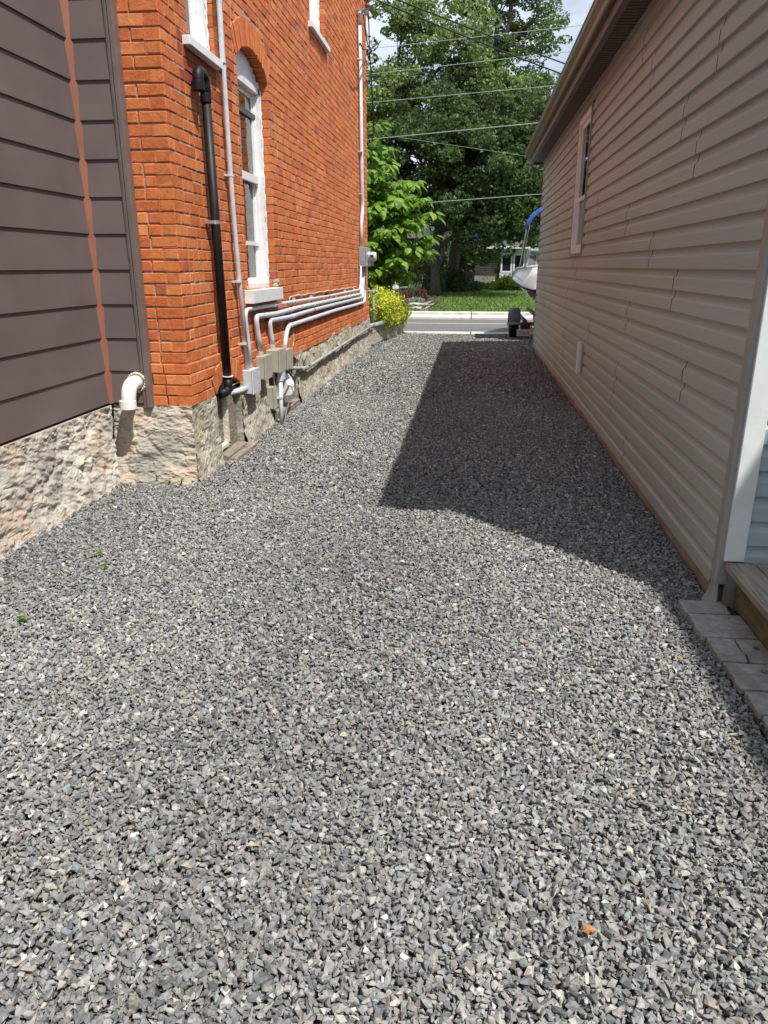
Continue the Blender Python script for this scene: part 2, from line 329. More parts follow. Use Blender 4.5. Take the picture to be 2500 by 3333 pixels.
# ------------------------------------------------------------------ gravel: heaped crushed stone
def stone_templates(n, npts):
    T = []
    for _ in range(n):
        bm = bmesh.new()
        P = rng.normal(size=(npts, 3)); P /= np.linalg.norm(P, axis=1)[:, None]; P = np.sign(P) * np.abs(P) ** 0.8; P *= rng.uniform(0.55, 1.25, (npts, 1))
        vs = [bm.verts.new(p) for p in P]
        r = bmesh.ops.convex_hull(bm, input=vs)
        for v in [v for v in bm.verts if not v.link_faces]: bm.verts.remove(v)
        bmesh.ops.triangulate(bm, faces=bm.faces[:]); bmesh.ops.recalc_face_normals(bm, faces=bm.faces)
        bm.verts.index_update()
        T.append((np.array([v.co[:] for v in bm.verts]), np.array([[v.index for v in f.verts] for f in bm.faces]))); bm.free()
    return T
def rot_mats(n, tilt=1.0):
    # random spin about z, then a tilt away from vertical
    q = rng.normal(size=(n, 4)); q[:, 1:3] *= tilt; q /= np.linalg.norm(q, axis=1)[:, None]
    w_, x, y, z = q.T
    return np.stack([np.stack([1 - 2 * (y * y + z * z), 2 * (x * y - z * w_), 2 * (x * z + y * w_)], -1),
                     np.stack([2 * (x * y + z * w_), 1 - 2 * (x * x + z * z), 2 * (y * z - x * w_)], -1),
                     np.stack([2 * (x * z - y * w_), 2 * (y * z + x * w_), 1 - 2 * (x * x + y * y)], -1)], -2)
def gmask(x, y):
    left = np.where(y < 5.22, -2.68, -2.10)
    right = np.where(y < 3.53, np.where(y > 2.88, 1.075, 1.105), 1.27)
    right = np.where(y < 3.5, np.select([y > 3.34, y > 3.10, y > 2.88, y > 2.66, y > 2.5], [1.074, 1.083, 1.097, 1.104, 1.116], 1.124), 1.262)
    right = np.where(y < 2.29, 1.32, right)
    right = np.where(y > 15.3, 3.2, right)
    left = np.where(y > 15.7, -2.10 + (y - 15.8) * 0.115, left)
    return (x > left) & (x < right)
TA = stone_templates(30, 10); TB = stone_templates(12, 7)
pal = np.array([(0.15, 0.155, 0.165), (0.20, 0.205, 0.21), (0.24, 0.24, 0.24), (0.285, 0.285, 0.28), (0.27, 0.25, 0.225), (0.22, 0.205, 0.19),
                (0.34, 0.34, 0.33), (0.38, 0.35, 0.30), (0.52, 0.52, 0.50), (0.20, 0.225, 0.245)]) * np.array([1.17, 1.16, 1.135])
pw = np.array([0.16, 0.24, 0.23, 0.15, 0.06, 0.06, 0.05, 0.018, 0.010, 0.03]); pw = pw / pw.sum()
VV, FF, CC = [], [], []; off = 0
def heap(y0, y1, cell, smin, smax, T, zj, zb, keep=1.0):
    global off
    xs = np.arange(-2.72, 3.2 if y1 > 15 else 1.3, cell); ys = np.arange(y0, y1, cell)
    gx, gy = np.meshgrid(xs, ys); gx = gx.ravel(); gy = gy.ravel()
    gx = gx + rng.uniform(-0.6, 0.6, gx.size) * cell; gy = gy + rng.uniform(-0.6, 0.6, gy.size) * cell
    k = gmask(gx, gy) & (rng.uniform(size=gx.size) < keep)
    # drop what lies well outside the view
    gx, gy = gx[k], gy[k]; n = gx.size
    size = smin * (smax / smin) ** rng.beta(1.6, 2.6, n)
    sc = np.stack([size * rng.uniform(0.8, 1.35, n), size * rng.uniform(0.65, 1.0, n), size * rng.uniform(0.4, 0.75, n)], -1) / 2
    Rm = rot_mats(n, 0.36)
    und = 0.010 * np.sin(gx * 2.1 + gy * 0.6) * np.cos(gy * 1.7) - 0.008
    gz = und + zb + rng.uniform(-zj, zj, n)
    col = pal[rng.choice(len(pal), n, p=pw)] * rng.uniform(0.78, 1.22, (n, 1)) * rng.uniform(0.97, 1.03, (n, 3))
    col = col * (1 + .07 * np.sin(gx * 3.1 + .5 * np.sin(gy * .7)) + .05 * np.sin(gx * 1.3 + gy * 2.3) * np.sin(gy * 1.1 - gx))[:, None]
    ti = rng.integers(0, len(T), n)
    for t, (tv, tf) in enumerate(T):
        idx = np.nonzero(ti == t)[0]
        if not idx.size: continue
        v = tv[None] * sc[idx][:, None, :]
        v = np.einsum('nij,nkj->nki', Rm[idx], v)
        v[:, :, 0] += gx[idx][:, None]; v[:, :, 1] += gy[idx][:, None]; v[:, :, 2] += gz[idx][:, None]
        nv = len(tv)
        f = tf[None] + (np.arange(idx.size) * nv)[:, None, None] + off
        VV.append(v.reshape(-1, 3)); FF.append(f.reshape(-1, 3)); CC.append(np.repeat(col[idx], nv, 0)); off += nv * idx.size
heap(0.7, 4.2, 0.0180, 0.022, 0.042, TA, 0.003, -0.013)
heap(0.7, 5.2, 0.0155, 0.015, 0.042, TA, 0.004, 0.0)
heap(0.7, 5.2, 0.024, 0.018, 0.044, TA, 0.003, 0.009, 0.8)
heap(5.2, 9.5, 0.020, 0.020, 0.050, TA, 0.006, 0.0)
heap(9.5, 19.0, 0.031, 0.028, 0.060, TB, 0.006, -0.002)
g = np_mesh('gravel', np.concatenate(VV), np.concatenate(FF), M['gravel'], np.concatenate(CC)); tag(g, kind='stuff')
g['label'] = 'loose grey crushed stone covering the driveway'; g['category'] = 'gravel'
VV = FF = CC = None

# ------------------------------------------------------------------ brick house
BX, BY0, BY1, BTOP = -2.12, 5.44, 15.6, 7.3
brick_house = empty('brick_house', (-4.5, 10.5, 0), 'tall orange brick house with white windows left of the gravel driveway', 'house')
# openings seen on the driveway side: y0, y1, sill, spring, crest, ring height
OPN = [dict(y0=5.98, y1=6.67, s=3.16, sp=4.72, cr=4.86, rg=0.22),
       dict(y0=7.16, y1=8.20, s=1.385, sp=3.34, cr=3.51, rg=0.235),
       dict(y0=10.42, y1=11.42, s=4.44, sp=6.25, cr=6.42, rg=0.22),
       dict(y0=5.95, y1=6.62, s=0.0, sp=0.58, cr=0.68, rg=0.17),
       dict(y0=7.60, y1=8.92, s=0.0, sp=0.52, cr=0.67, rg=0.165)]
for o in OPN:
    hw = (o['y1'] - o['y0']) / 2; h = o['cr'] - o['sp']; o['r'] = (hw * hw + h * h) / (2 * h); o['cy'] = (o['y0'] + o['y1']) / 2; o['cz'] = o['cr'] - o['r']
def bricks_hidden(o, v):
    """span of Y where ordinary bricks stop at height v"""
    if v < o['s'] - 0.02: return None
    if v <= o['sp']: return (o['y0'], o['y1'])
    ro = o['r'] + o['rg']
    if v < o['cz'] + ro:
        half = math.sqrt(max(0, ro * ro - (v - o['cz']) ** 2)); 
        lim = (o['y1'] - o['y0']) / 2 * ro / o['r'] + 0.005
        # side of the ring is cut on the springing line
        ang = math.asin(min(1, (o['y1'] - o['cy']) / o['r'])); side = (v - o['cz']) * math.tan(ang)
        half = min(half, max(side, (o['y1'] - o['y0']) / 2))
        return (o['cy'] - half, o['cy'] + half)
    return None
bcols = [(0.60, 0.190, 0.068), (0.62, 0.205, 0.074), (0.58, 0.175, 0.062), (0.65, 0.235, 0.092), (0.55, 0.155, 0.058), (0.61, 0.195, 0.070)]
def bcol():
    if random.random() < 0.025: return (0.42, 0.13, 0.07)
    c = random.choice(bcols); k = random.uniform(0.9, 1.08); return tuple(x * k for x in c)
def add_brick(b, quad, mapf, d0=0.0, depth=0.11, col=None):
    """one brick from 4 corners (u,v) counter-clockwise; chamfered, slightly irregular"""
    col = col or bcol(); st_ = 1 + 0.09 * noise.noise(Vector((quad[0][0] * 0.9, quad[0][1] * 0.6, 2.0))) + 0.06 * noise.noise(Vector((quad[0][0] * 3, quad[0][1] * 2.2, 5.0))); col = tuple(x * st_ for x in col); ch = random.uniform(0.003, 0.007); d = d0 + random.uniform(-0.0025, 0.003)
    cx = sum(q[0] for q in quad) / 4; cz = sum(q[1] for q in quad) / 4
    j = lambda s: random.uniform(-s, s)
    q = [(u + j(0.002), v + j(0.002)) for u, v in quad]
    def ins(u, v, a):
        du, dv = cx - u, cz - v; l = math.hypot(du, dv) or 1
        return (u + math.copysign(a, du) if abs(du) > a else u, v + math.copysign(a, dv) if abs(dv) > a else v)
    vs = [mapf(u, v, d0 - depth) for u, v in q] + [mapf(u, v, d - ch) for u, v in q] + [mapf(*ins(u, v, ch), d + j(0.0012)) for u, v in q]
    fs = [(0, 1, 5, 4), (1, 2, 6, 5), (2, 3, 7, 6), (3, 0, 4, 7), (4, 5, 9, 8), (5, 6, 10, 9), (6, 7, 11, 10), (7, 4, 8, 11), (8, 9, 10, 11)]
    b.add(vs, fs, col)
side = lambda u, v, d: (BX + d, u, v)
front = lambda u, v, d: (u, BY0 - d, v)
CH, JT = 0.0815, 0.0095
bw = B(); ncourse = int((BTOP - 0.575) / CH)
for k in range(ncourse):
    z0 = 0.578 + k * CH + JT / 2; z1 = z0 + CH - JT; vm = (z0 + z1) / 2
    flare = max(0, 0.030 - 0.010 * max(0, k - 2)) if k < 4 else 0.0
    wob = lambda u: 0.004 * math.sin(u * 1.7 + k * 0.35) + 0.003 * nz(u, k, 3, 1.3)
    # intervals of free wall
    iv = [(BY0 - 0.0, BY1)]
    for o in OPN:
        for vv in (vm,):
            h = bricks_hidden(o, vv)
            if h:
                iv2 = []
                for a, c in iv:
                    if h[1] <= a or h[0] >= c: iv2.append((a, c))
                    else:
                        if h[0] > a: iv2.append((a, h[0]))
                        if h[1] < c: iv2.append((h[1], c))
                iv = iv2
    corner_stretch = k % 2 == 0
    for a, c in iv:
        u = a
        first = abs(a - BY0) < 1e-6
        hdr = random.random() < 0.4
        while u < c - 0.004:
            if first: L = 0.105 if corner_stretch else 0.205
            else: L = 0.205 if random.random() < 0.62 else 0.102
            e = min(u + L + random.uniform(-0.006, 0.006), c)
            if c - e < 0.045: e = c
            zA = wob(u); zB = wob(e); lo = JT / 2 if not first else -flare
            q = [(u + lo, z0 + zA), (e - (JT / 2 if e < c or c == BY1 else 0), z0 + zB), (e - (JT / 2 if e < c else 0), z1 + zB), (u + lo, z1 + zA)]
            col = None
            if 5.7 < u < 6.8 and 2.85 < vm < 3.2 and random.random() < 0.6: col = (0.34, 0.085, 0.04)
            if not (abs((u + e) / 2 - 8.95) < 0.055 and abs(vm - 2.12) < 0.035 and e - u < 0.15):
                add_brick(bw, q, side, flare, 0.115, col)
            u = e; first = False
    # front face, from the corner towards the brown addition
    u = BX + flare; first = True
    while u > -3.1:
        if first: L = 0.205 if corner_stretch else 0.105
        else: L = 0.205 if random.random() < 0.7 else 0.102
        e = u - L + random.uniform(-0.005, 0.005)
        zz = wob(BY0)
        if first:   # the corner brick already shows on the side, so butt this one just behind it
            q = [(e + JT / 2, z0 + zz), (u, z0 + zz), (u, z1 + zz), (e + JT / 2, z1 + zz)]
            add_brick(bw, [(q[0][0], q[0][1]), (u - 0.002, q[1][1]), (u - 0.002, q[2][1]), q[3]], front, flare + 0.0015, 0.10)
        else:
            add_brick(bw, [(e + JT / 2, z0 + zz), (u - JT / 2, z0 + zz), (u - JT / 2, z1 + zz), (e + JT / 2, z1 + zz)], front, flare, 0.10)
        u = e; first = False
# arches of upright bricks
for o in OPN:
    ang = math.asin((o['y1'] - o['cy']) / o['r']); n = max(5, int(2 * ang * (o['r'] + o['rg'] / 2) / 0.078))
    for i in range(n):
        a0 = -ang + 2 * ang * i / n + 0.004 / o['r']; a1 = -ang + 2 * ang * (i + 1) / n - 0.004 / o['r']
        r0 = o['r'] + random.uniform(-0.002, 0.003); r1 = o['r'] + o['rg'] - 0.006
        q = [(o['cy'] + r0 * math.sin(a0), o['cz'] + r0 * math.cos(a0)), (o['cy'] + r0 * math.sin(a1), o['cz'] + r0 * math.cos(a1)),
             (o['cy'] + r1 * math.sin(a1), o['cz'] + r1 * math.cos(a1)), (o['cy'] + r1 * math.sin(a0), o['cz'] + r1 * math.cos(a0))]
        fl = 0.03 if o['s'] < 0.1 else 0.004
        add_brick(bw, q, side, fl, 0.12)
o_ = bw.build('brick_wall', M['brick'], brick_house)
# mortar behind and between the bricks, cut around the openings
mo = B(); ys = np.arange(BY0 + 0.012, BY1 - 0.02, 0.05).tolist() + [BY1 - 0.012]
for o in OPN: ys += [o['y0'] - 0.009, o['y1'] + 0.009]
ys = sorted(ys)
def mortar_strip(ya, yb):
    if yb - ya < 1e-4: return
    ym = (ya + yb) / 2; segs = [(0.575, BTOP)]
    for o in OPN:
        if o['y0'] - 0.009 < ym < o['y1'] + 0.009:
            top = o['cz'] + math.sqrt(o['r'] ** 2 - (ym - o['cy']) ** 2) + 0.014; ns = []
            for a, c in segs:
                if top <= a or o['s'] >= c: ns.append((a, c)); continue
                if o['s'] > a: ns.append((a, o['s']))
                if top < c: ns.append((top, c))
            segs = ns
    for a, c in segs:
        if a < 0.66: mo.box(BX - 0.12, BX + 0.016, ya, yb, a, min(c, 0.86)); a = 0.86
        if c > a: mo.box(BX - 0.105, BX - 0.006, ya, yb, a, c)
for i in range(len(ys) - 1): mortar_strip(ys[i], ys[i + 1])
mo.box(-3.1, BX - 0.012, BY0 + 0.010, BY0 + 0.12, 0.575, BTOP)
mo.build('mortar', M['mortar'], brick_house, fix=False)
b = B(); b.box(-7.5, BX - 0.13, BY0 + 0.13, BY1, 0.0, BTOP); 
# core is only a shell so the windows keep a room behind them
b = B(); b.box(-7.5, -7.4, BY0 + 0.125, BY1, 0.3, BTOP); b.box(-7.4, BX - 0.125, BY1 - 0.1, BY1 - 0.004, 0.3, BTOP); b.box(-7.4, -3.1, BY0 + 0.13, BY0 + 0.2, 0.3, BTOP)
b.build('rear_wall', M['mortar'], brick_house)
b = B(); b.prism([(-7.9, BTOP), (BX + 0.32, BTOP), (BX + 0.32, BTOP + 0.16), (-4.8, BTOP + 2.6), (-7.9, BTOP + 0.16)], BY0 - 0.3, BY1 + 0.3, 'y')
b.build('roof', M['shingle'], brick_house)
b = B(); b.box(-7.3, -2.25, BY0 + 0.22, BY1 - 0.12, 0.55, 0.60); b.box(-7.3, -2.25, BY0 + 0.22, BY1 - 0.12, 3.0, 3.05); b.build('floor', M['room'], brick_house)

# windows of the brick house
def arch_z(o, y): return o['cz'] + math.sqrt(max(0, o['r'] ** 2 - (y - o['cy']) ** 2))
def sash_window(o, rails, sillbox=None):
    y0, y1, zs = o['y0'], o['y1'], o['s']; w0 = B(); fx0, fx1 = BX - 0.215, BX - 0.085
    # casing: two jambs, head board filling the arch, bottom
    J = 0.055
    w0.box(fx0, fx1, y0 + 0.001, y0 + J, zs, o['sp']); w0.box(fx0, fx1, y1 - J, y1 - 0.001, zs, o['sp'])
    # stepped inner moulding
    w0.box(fx0, fx1 - 0.045, y0 + J, y0 + J + 0.03, zs + 0.05, o['sp'] - 0.05); w0.box(fx0, fx1 - 0.045, y1 - J - 0.03, y1 - J, zs + 0.05, o['sp'] - 0.05)
    n = 12
    for i in range(n):
        a = y0 + (y1 - y0) * i / n; c = y0 + (y1 - y0) * (i + 1) / n
        zt = min(arch_z(o, a), arch_z(o, c)) - 0.002; w0.box(fx0 + 0.03, fx1 - 0.01, a, c, o['sp'] - 0.05, zt)
    w0.box(fx0, fx1, y0 + 0.001, y1 - 0.001, o['sp'] - 0.11, o['sp'] - 0.052)
    w0.box(fx0, fx1 + 0.01, y0 + 0.002, y1 - 0.002, zs - 0.002, zs + 0.05)
    f = w0.build('window', M['white'], brick_house, bevel=0.003)
    ws = B(); a, c = y0 + J + 0.03, y1 - J - 0.03; zb = zs + 0.05; zt = o['sp'] - 0.11
    for k, (r0, r1, x) in enumerate([(rails[0], zt, fx0 + 0.045), (zb, rails[0] + 0.05, fx0 + 0.02)]):
        ws.box(x, x + 0.03, a, a + 0.045, r0, r1); ws.box(x, x + 0.03, c - 0.045, c, r0, r1)
        ws.box(x + 0.001, x + 0.029, a + 0.045, c - 0.045, r0, r0 + 0.05); ws.box(x + 0.001, x + 0.029, a + 0.045, c - 0.045, r1 - 0.05, r1)
    ws.box(fx0 + 0.075, fx1 - 0.03, a, c, rails[0] - 0.02, rails[0] + 0.055)
    for r in rails[1:]: ws.box(fx0 + 0.05, fx0 + 0.07, a, c, r, r + 0.04)
    ws.build('sash', M['white'], f, bevel=0.002)
    gb = B(); gb.box(fx0 + 0.058, fx0 + 0.062, a + 0.04, c - 0.04, rails[0] + 0.02, zt - 0.02); gb.box(fx0 + 0.033, fx0 + 0.037, a + 0.04, c - 0.04, zb + 0.02, rails[0])
    each(gb, 'pane', M['glass'], f)
    cb = B(); nn = 40
    for i in range(nn):
        ya = a + (c - a) * i / nn; yb = a + (c - a) * (i + 1) / nn
        xa = fx0 - 0.06 + 0.018 * math.sin(i * 1.3); xb = fx0 - 0.06 + 0.018 * math.sin((i + 1) * 1.3)
        if i < 12 or i > 24: cb.add([(xa, ya, zb + 0.05), (xb, yb, zb + 0.05), (xb, yb, zt), (xa, ya, zt)], [(0, 1, 2, 3)])
    cb.build('curtain', M['curtain'], f, fix=False)
    if sillbox:
        s_ = B(); s_.box(*sillbox); s_.build('sill', M['white'], f, bevel=0.004)
    # irregular bead of foam and caulk where frame meets brick
    fm = B(); z = zs + 0.03; pts = []
    while z < o['sp'] - 0.05: pts.append((fx1 + 0.006 + random.uniform(-0.004, 0.006), y1 - 0.012 + random.uniform(-0.004, 0.004), z)); z += 0.03
    fm.tube(pts, [random.uniform(0.006, 0.014) for _ in pts], 6); fm.build('caulk', M['white'], f, smooth=True)
    return f
M['glass'] = glass('window_glass', (0.62, 0.66, 0.66), 0.5)
sash_window(OPN[0], [4.0], (BX - 0.10, BX + 0.055, 5.86, 6.60, 3.105, 3.165))
sash_window(OPN[1], [2.42, 1.80], (BX - 0.10, BX + 0.085, 7.02, 8.16, 1.262, 1.383))
sash_window(OPN[2], [5.35], (BX - 0.10, BX + 0.055, 10.32, 11.52, 4.395, 4.455))
# grey mortar dabs left of the lower sill
b = B()
for y, z, r in ((8.21, 1.44, 0.03), (8.17, 1.40, 0.026), (7.10, 1.40, 0.02), (8.24, 1.41, 0.02)): b.tube([(BX - 0.03, y, z - r * 0.5), (BX + 0.012, y + 0.01, z), (BX + 0.03, y + 0.012, z - r * 0.4)], [r, r * 1.1, r * 0.4], 8)
each(b, 'mortar_dab', M['mortar'], brick_house, smooth=True)
# basement boards behind the two low arches
def basement(o, x, m, label=None):
    b = B(); n = 14
    for i in range(n):
        a = o['y0'] - 0.02 + (o['y1'] - o['y0'] + 0.04) * i / n; c = o['y0'] - 0.02 + (o['y1'] - o['y0'] + 0.04) * (i + 1) / n
        b.box(x - 0.04 + (i % 3) * 0.003, x + (i % 3) * 0.004, a, c - 0.004, -0.05, 0.70)
    return b.build('basement_board', m, brick_house)
basement(OPN[3], BX - 0.03, M['oldwood']); basement(OPN[4], BX - 0.05, M['oldwood'])
b = B(); b.box(BX - 0.02, BX + 0.025, 6.20, 6.245, 0.10, 0.56); b.box(BX - 0.02, BX + 0.025, 5.97, 6.245, 0.085, 0.12); b.build('basement_frame', M['foam'], brick_house, bevel=0.004)
b = B(); b.box(BX + 0.0, BX + 0.10, 5.98, 6.5, -0.02, 0.06); b.box(BX + 0.06, BX + 0.16, 6.0, 6.62, -0.03, 0.03); b.box(BX - 0.03, BX + 0.08, 7.95, 8.8, -0.03, 0.07)
each(b, 'basement_step', M['oldwood'], brick_house, bevel=0.012)
b = B(); b.box(BX - 0.03, BX + 0.03, 7.605, 7.80, 0.0, 0.60); b.build('rusty_jamb', M['rust'], brick_house, bevel=0.004)
b = B(); b.box(BX - 0.10, BX - 0.004, 8.15, 8.89, 0.42, 0.66); b.build('basement_shade_block', M['dark'], brick_house)  # solid near-black block; the shade inside the opening is put into its colour

# rough foundations: displaced skins of stone
def rough_skin(name, P00, P10, P01, P11, nu, nv, amp, m, parent, seed=0.0, holes=None, ledge=0.0, cracks=1.0, fine=1.0, back=0.12):
    """bilinear patch (u along, v up) pushed out by layered noise along its normal, with a solid back"""
    P00, P10, P01, P11 = map(Vector, (P00, P10, P01, P11))
    n = (P10 - P00).cross(P01 - P00).normalized(); b = B(); vs = []; fs = []
    for j in range(nv + 1):
        for i in range(nu + 1):
            u, v = i / nu, j / nv; p = (P00 * (1 - u) + P10 * u) * (1 - v) + (P01 * (1 - u) + P11 * u) * v
            q = p * 1.0 + Vector((seed, seed, 0))
            d = amp * (noise.fractal(q * 2.4, 0.9, 2.1, 3)) 
            vo = noise.voronoi(q * 3.1 + noise.noise_vector(q * 4) * 0.25)[0]; e = vo[1] - vo[0]
            d += amp * 0.6 * (min(1, e * 6) - 0.5) * cracks
            rg = 1 - abs(noise.noise(q * 5.3 + Vector((7, 1, 3)))) * 2.2; d += amp * 0.35 * rg * rg - amp * 0.5 * max(0, rg - 0.93) * 8
            d += amp * 0.50 * noise.fractal(Vector((q.x * 9, q.y * 9, q.z * 20 + q.y * 6)), 0.8, 2.2, 4)
            vo2 = noise.voronoi(q * 9 + noise.noise_vector(q * 7) * 0.4)[0]
            d += fine * 0.004 * (vo2[1] - vo2[0]) * 2 + fine * 0.006 * noise.noise(Vector((q.x * 30, q.y * 30, q.z * 60 + q.y * 20)))
            if ledge: d += ledge * max(0, (v - 0.86) / 0.14) ** 0.5
            if v < 0.4: d += amp * 1.3 * ((0.4 - v) / 0.4) ** 1.5 * (0.7 + 0.6 * noise.noise(q * 2.1))
            vs.append(p + n * d)
    for j in range(nv):
        for i in range(nu):
            c = (Vector(vs[j * (nu + 1) + i]) + Vector(vs[(j + 1) * (nu + 1) + i + 1])) / 2
            if holes and holes(c): continue
            a = j * (nu + 1) + i; fs.append((a, a + 1, a + nu + 2, a + nu + 1))
    b.add(vs, fs)
    # fold the top edge back to the wall and close the ends
    top = [vs[nv * (nu + 1) + i] for i in range(nu + 1)]; k = len(b.v)
    b.add(top, []); b.add([Vector(t) - n * back for t in top], [(k - k + i, i + 1, i + nu + 2, i + nu + 1) for i in range(nu)])
    if True:
        base = len(b.v) - 2 * (nu + 1); b.f = [f for f in b.f]
        for i in range(nu): b.f.append((base + i, base + i + 1, base + nu + 2 + i, base + nu + 1 + i))
        b.f = b.f[:-2 * nu] + b.f[-nu:]
    for ii in (0, nu):
        if holes: continue
        ed = [Vector(vs[j * (nu + 1) + ii]) for j in range(nv + 1)]; k = len(b.v)
        b.add(ed + [e - n * back for e in ed], [(j, j + 1, j + nv + 2, j + nv + 1) for j in range(nv)])
    return b.build(name, m, parent, smooth=False, fix=False)
def side_holes(c):
    for o in (OPN[3], OPN[4]):
        if o['y0'] < c.y < o['y1'] and c.z < arch_z(o, c.y): return True
    return False
f1 = rough_skin('foundation', (-2.06, 5.30, -0.06), (-2.075, 15.62, -0.06), (-2.105, 5.42, 0.575), (-2.105, 15.62, 0.665), 560, 34, 0.02, M['parge'], brick_house, 3.0, side_holes, cracks=0.35)
# reveals of the basement openings
b = B()
for o in (OPN[3], OPN[4]):
    b.box(BX - 0.15, BX + 0.03, o['y0'] - 0.06, o['y0'] + 0.002, -0.05, 0.56); b.box(BX - 0.15, BX + 0.03, o['y1'] - 0.002, o['y1'] + 0.06, -0.05, 0.54)
each(b, 'basement_reveal', M['parge'], brick_house)
b = B(); b.box(-7.5, BX - 0.16, BY1 - 0.3, BY1 + 0.02, -0.05, 0.58); b.box(-2.25, -2.115, BY1 + 0.0, BY1 + 0.022, -0.05, 0.66); b.build('foundation_end', M['parge'], brick_house)
f2 = rough_skin('foundation_front', (-2.72, 5.235, -0.06), (-2.06, 5.30, -0.06), (-2.72, 5.40, 0.585), (-2.10, 5.405, 0.585), 84, 80, 0.024, M['stone_grey'], brick_house, 9.0)

# ------------------------------------------------------------------ brown addition
addition = empty('brown_addition', (-4.5, 2.0, 0), 'low building in dark brown metal siding on rough stone, at the left edge', 'building')
AX, AY = -2.75, 5.385
def lap_profile_face(b, mapf, u0, u1, zb, course, n, out_, lip=0.012, slots=None):
    for k in range(n):
        z0 = zb + k * course; z1 = z0 + course
        P = [(z0, 0.001), (z0, out_ - 0.002), (z0 + 0.002, out_), (z0 + 0.02, out_ * 0.96), (z1, 0.008)]
        vs = []; 
        for u in (u0, u1): vs += [mapf(u, z, d) for z, d in P]
        m_ = len(P); fs = [(i, i + 1, i + 1 + m_, i + m_) for i in range(m_ - 1)]
        b.add(vs, fs)
b = B(); lap_profile_face(b, lambda u, z, d: (AX + d, u, z), -6, AY + 0.0, 0.605, 0.2425, 16, 0.020)
b.box(AX - 0.3, AX - 0.004, -6, AY, 0.60, 4.5); b.build('siding', M['brown'], addition, fix=False)
b = B(); lap_profile_face(b, lambda u, z, d: (u, AY - d, z), -2.455, AX, 0.605, 0.2425, 16, 0.020)
b.box(AX - 0.2, -2.44, AY + 0.003, AY + 0.05, 0.60, 4.5); b.build('end_siding', M['brown'], addition, fix=False)
# copper coloured strip in the inner corner: a diagonal face the laps cut into a zigzag
b = B(); b.prism([(AX - 0.01, AY - 0.052), (AX + 0.006, AY - 0.052), (AX + 0.052, AY - 0.006), (AX + 0.052, AY + 0.01), (AX - 0.01, AY + 0.01)], 0.60, 4.5, 'z'); b.build('corner_strip', M['copper'], addition)
b = B(); b.prism([(-2.462, AY + 0.045), (-2.462, AY - 0.026), (-2.448, AY - 0.030), (-2.446, AY - 0.022), (-2.432, AY - 0.022), (-2.430, AY - 0.034), (-2.402, AY - 0.034), (-2.398, AY - 0.020), (-2.398, AY + 0.045)], 0.575, 4.5, 'z')
b.build('corner_board', M['brown_trim'], addition)
b = B(); b.prism([(-8, 4.5), (AX + 0.35, 4.5), (AX + 0.35, 4.6), (-8, 5.6)], -6, AY + 0.05, 'y'); b.build('roof', M['shingle'], addition)
rough_skin('foundation', (-2.66, -2.0, -0.06), (-2.66, 5.20, -0.06), (-2.735, -2.0, 0.60), (-2.735, 5.36, 0.585), 560, 72, 0.027, M['stone'], addition, 1.0, ledge=0.015, back=0.2)

# white elbow drain stub coming through the end siding
t = empty('drain_elbow', (-2.50, 5.25, 0.7), 'fat white plastic elbow sticking out of the brown siding above the stone corner', 'pipe')
b = B(); b.tube(smooth_path([(-2.50, 5.40, 0.765), (-2.505, 5.235, 0.765), (-2.51, 5.20, 0.60)], 0.11, 10), 0.054, 20); b.build('elbow', M['pvc_white'], t, smooth=True)
b = B(); b.tube([(-2.5105, 5.2, 0.655), (-2.511, 5.199, 0.59)], 0.061, 20); b.build('collar', M['pvc_white'], t, smooth=False, bevel=0.003)
b = B()
for i in range(22):
    a = i / 22 * math.pi * 2; b.tube([(-2.5 + 0.063 * math.cos(a), 5.378, 0.765 + 0.063 * math.sin(a)), (-2.5 + 0.07 * math.cos(a + .1), 5.352, 0.765 + 0.07 * math.sin(a + .1))], [random.uniform(0.01, 0.018), random.uniform(0.005, 0.012)], 6)
b.build('foam_ring', M['foam'], t, smooth=True)

# ------------------------------------------------------------------ black vent pipe
t = empty('vent_pipe', (-2.05, 6.12, 0.7), 'thick black plastic pipe running down the brick beside the house corner', 'pipe')
p0 = Vector((-2.055, 6.09, 2.885)); p1 = Vector((-2.055, 6.16, 0.68))
b = B(); b.tube([p0, p1], 0.036, 20); b.build('pipe', M['abs'], t, smooth=True)
b = B(); b.tube(smooth_path([p0 + Vector((0, 0, -0.09)), p0 + Vector((0, 0, 0.07)), p0 + Vector((0.0, -0.145, 0.075)), p0 + Vector((0.0, -0.15, -0.04))], 0.07, 8), 0.041, 20); b.build('top_elbow', M['abs'], t, smooth=True)
b = B(); b.tube([p0 + Vector((0.0, -0.15, 0.005)), p0 + Vector((0.0, -0.15, -0.06))], 0.046, 20); b.tube([p0 + Vector((0, 0, -0.05)), p0 + Vector((0, 0, -0.11))], 0.042, 20); each(b, 'collar', M['abs'], t, bevel=0.003)
b = B(); b.tube(smooth_path([p1 + Vector((0, 0, 0.0)), p1 + Vector((0, 0, -0.10)), p1 + Vector((-0.04, -0.10, -0.115))], 0.07, 8), 0.038, 20); b.build('bottom_elbow', M['abs'], t, smooth=True)
b = B(); b.tube([p1 + Vector((0, 0, 0.03)), p1 + Vector((0, 0, 0.022))], 0.049, 20); b.build('white_ring', M['white'], t)
b = B(); zc = 1.93; yc = 6.125; b.tube([(-2.055, yc, zc - 0.014), (-2.055, yc, zc + 0.014)], 0.042, 16); b.box(-2.12, -2.05, yc - 0.075, yc - 0.03, zc - 0.012, zc + 0.012); b.build('strap', M['alu'], t)

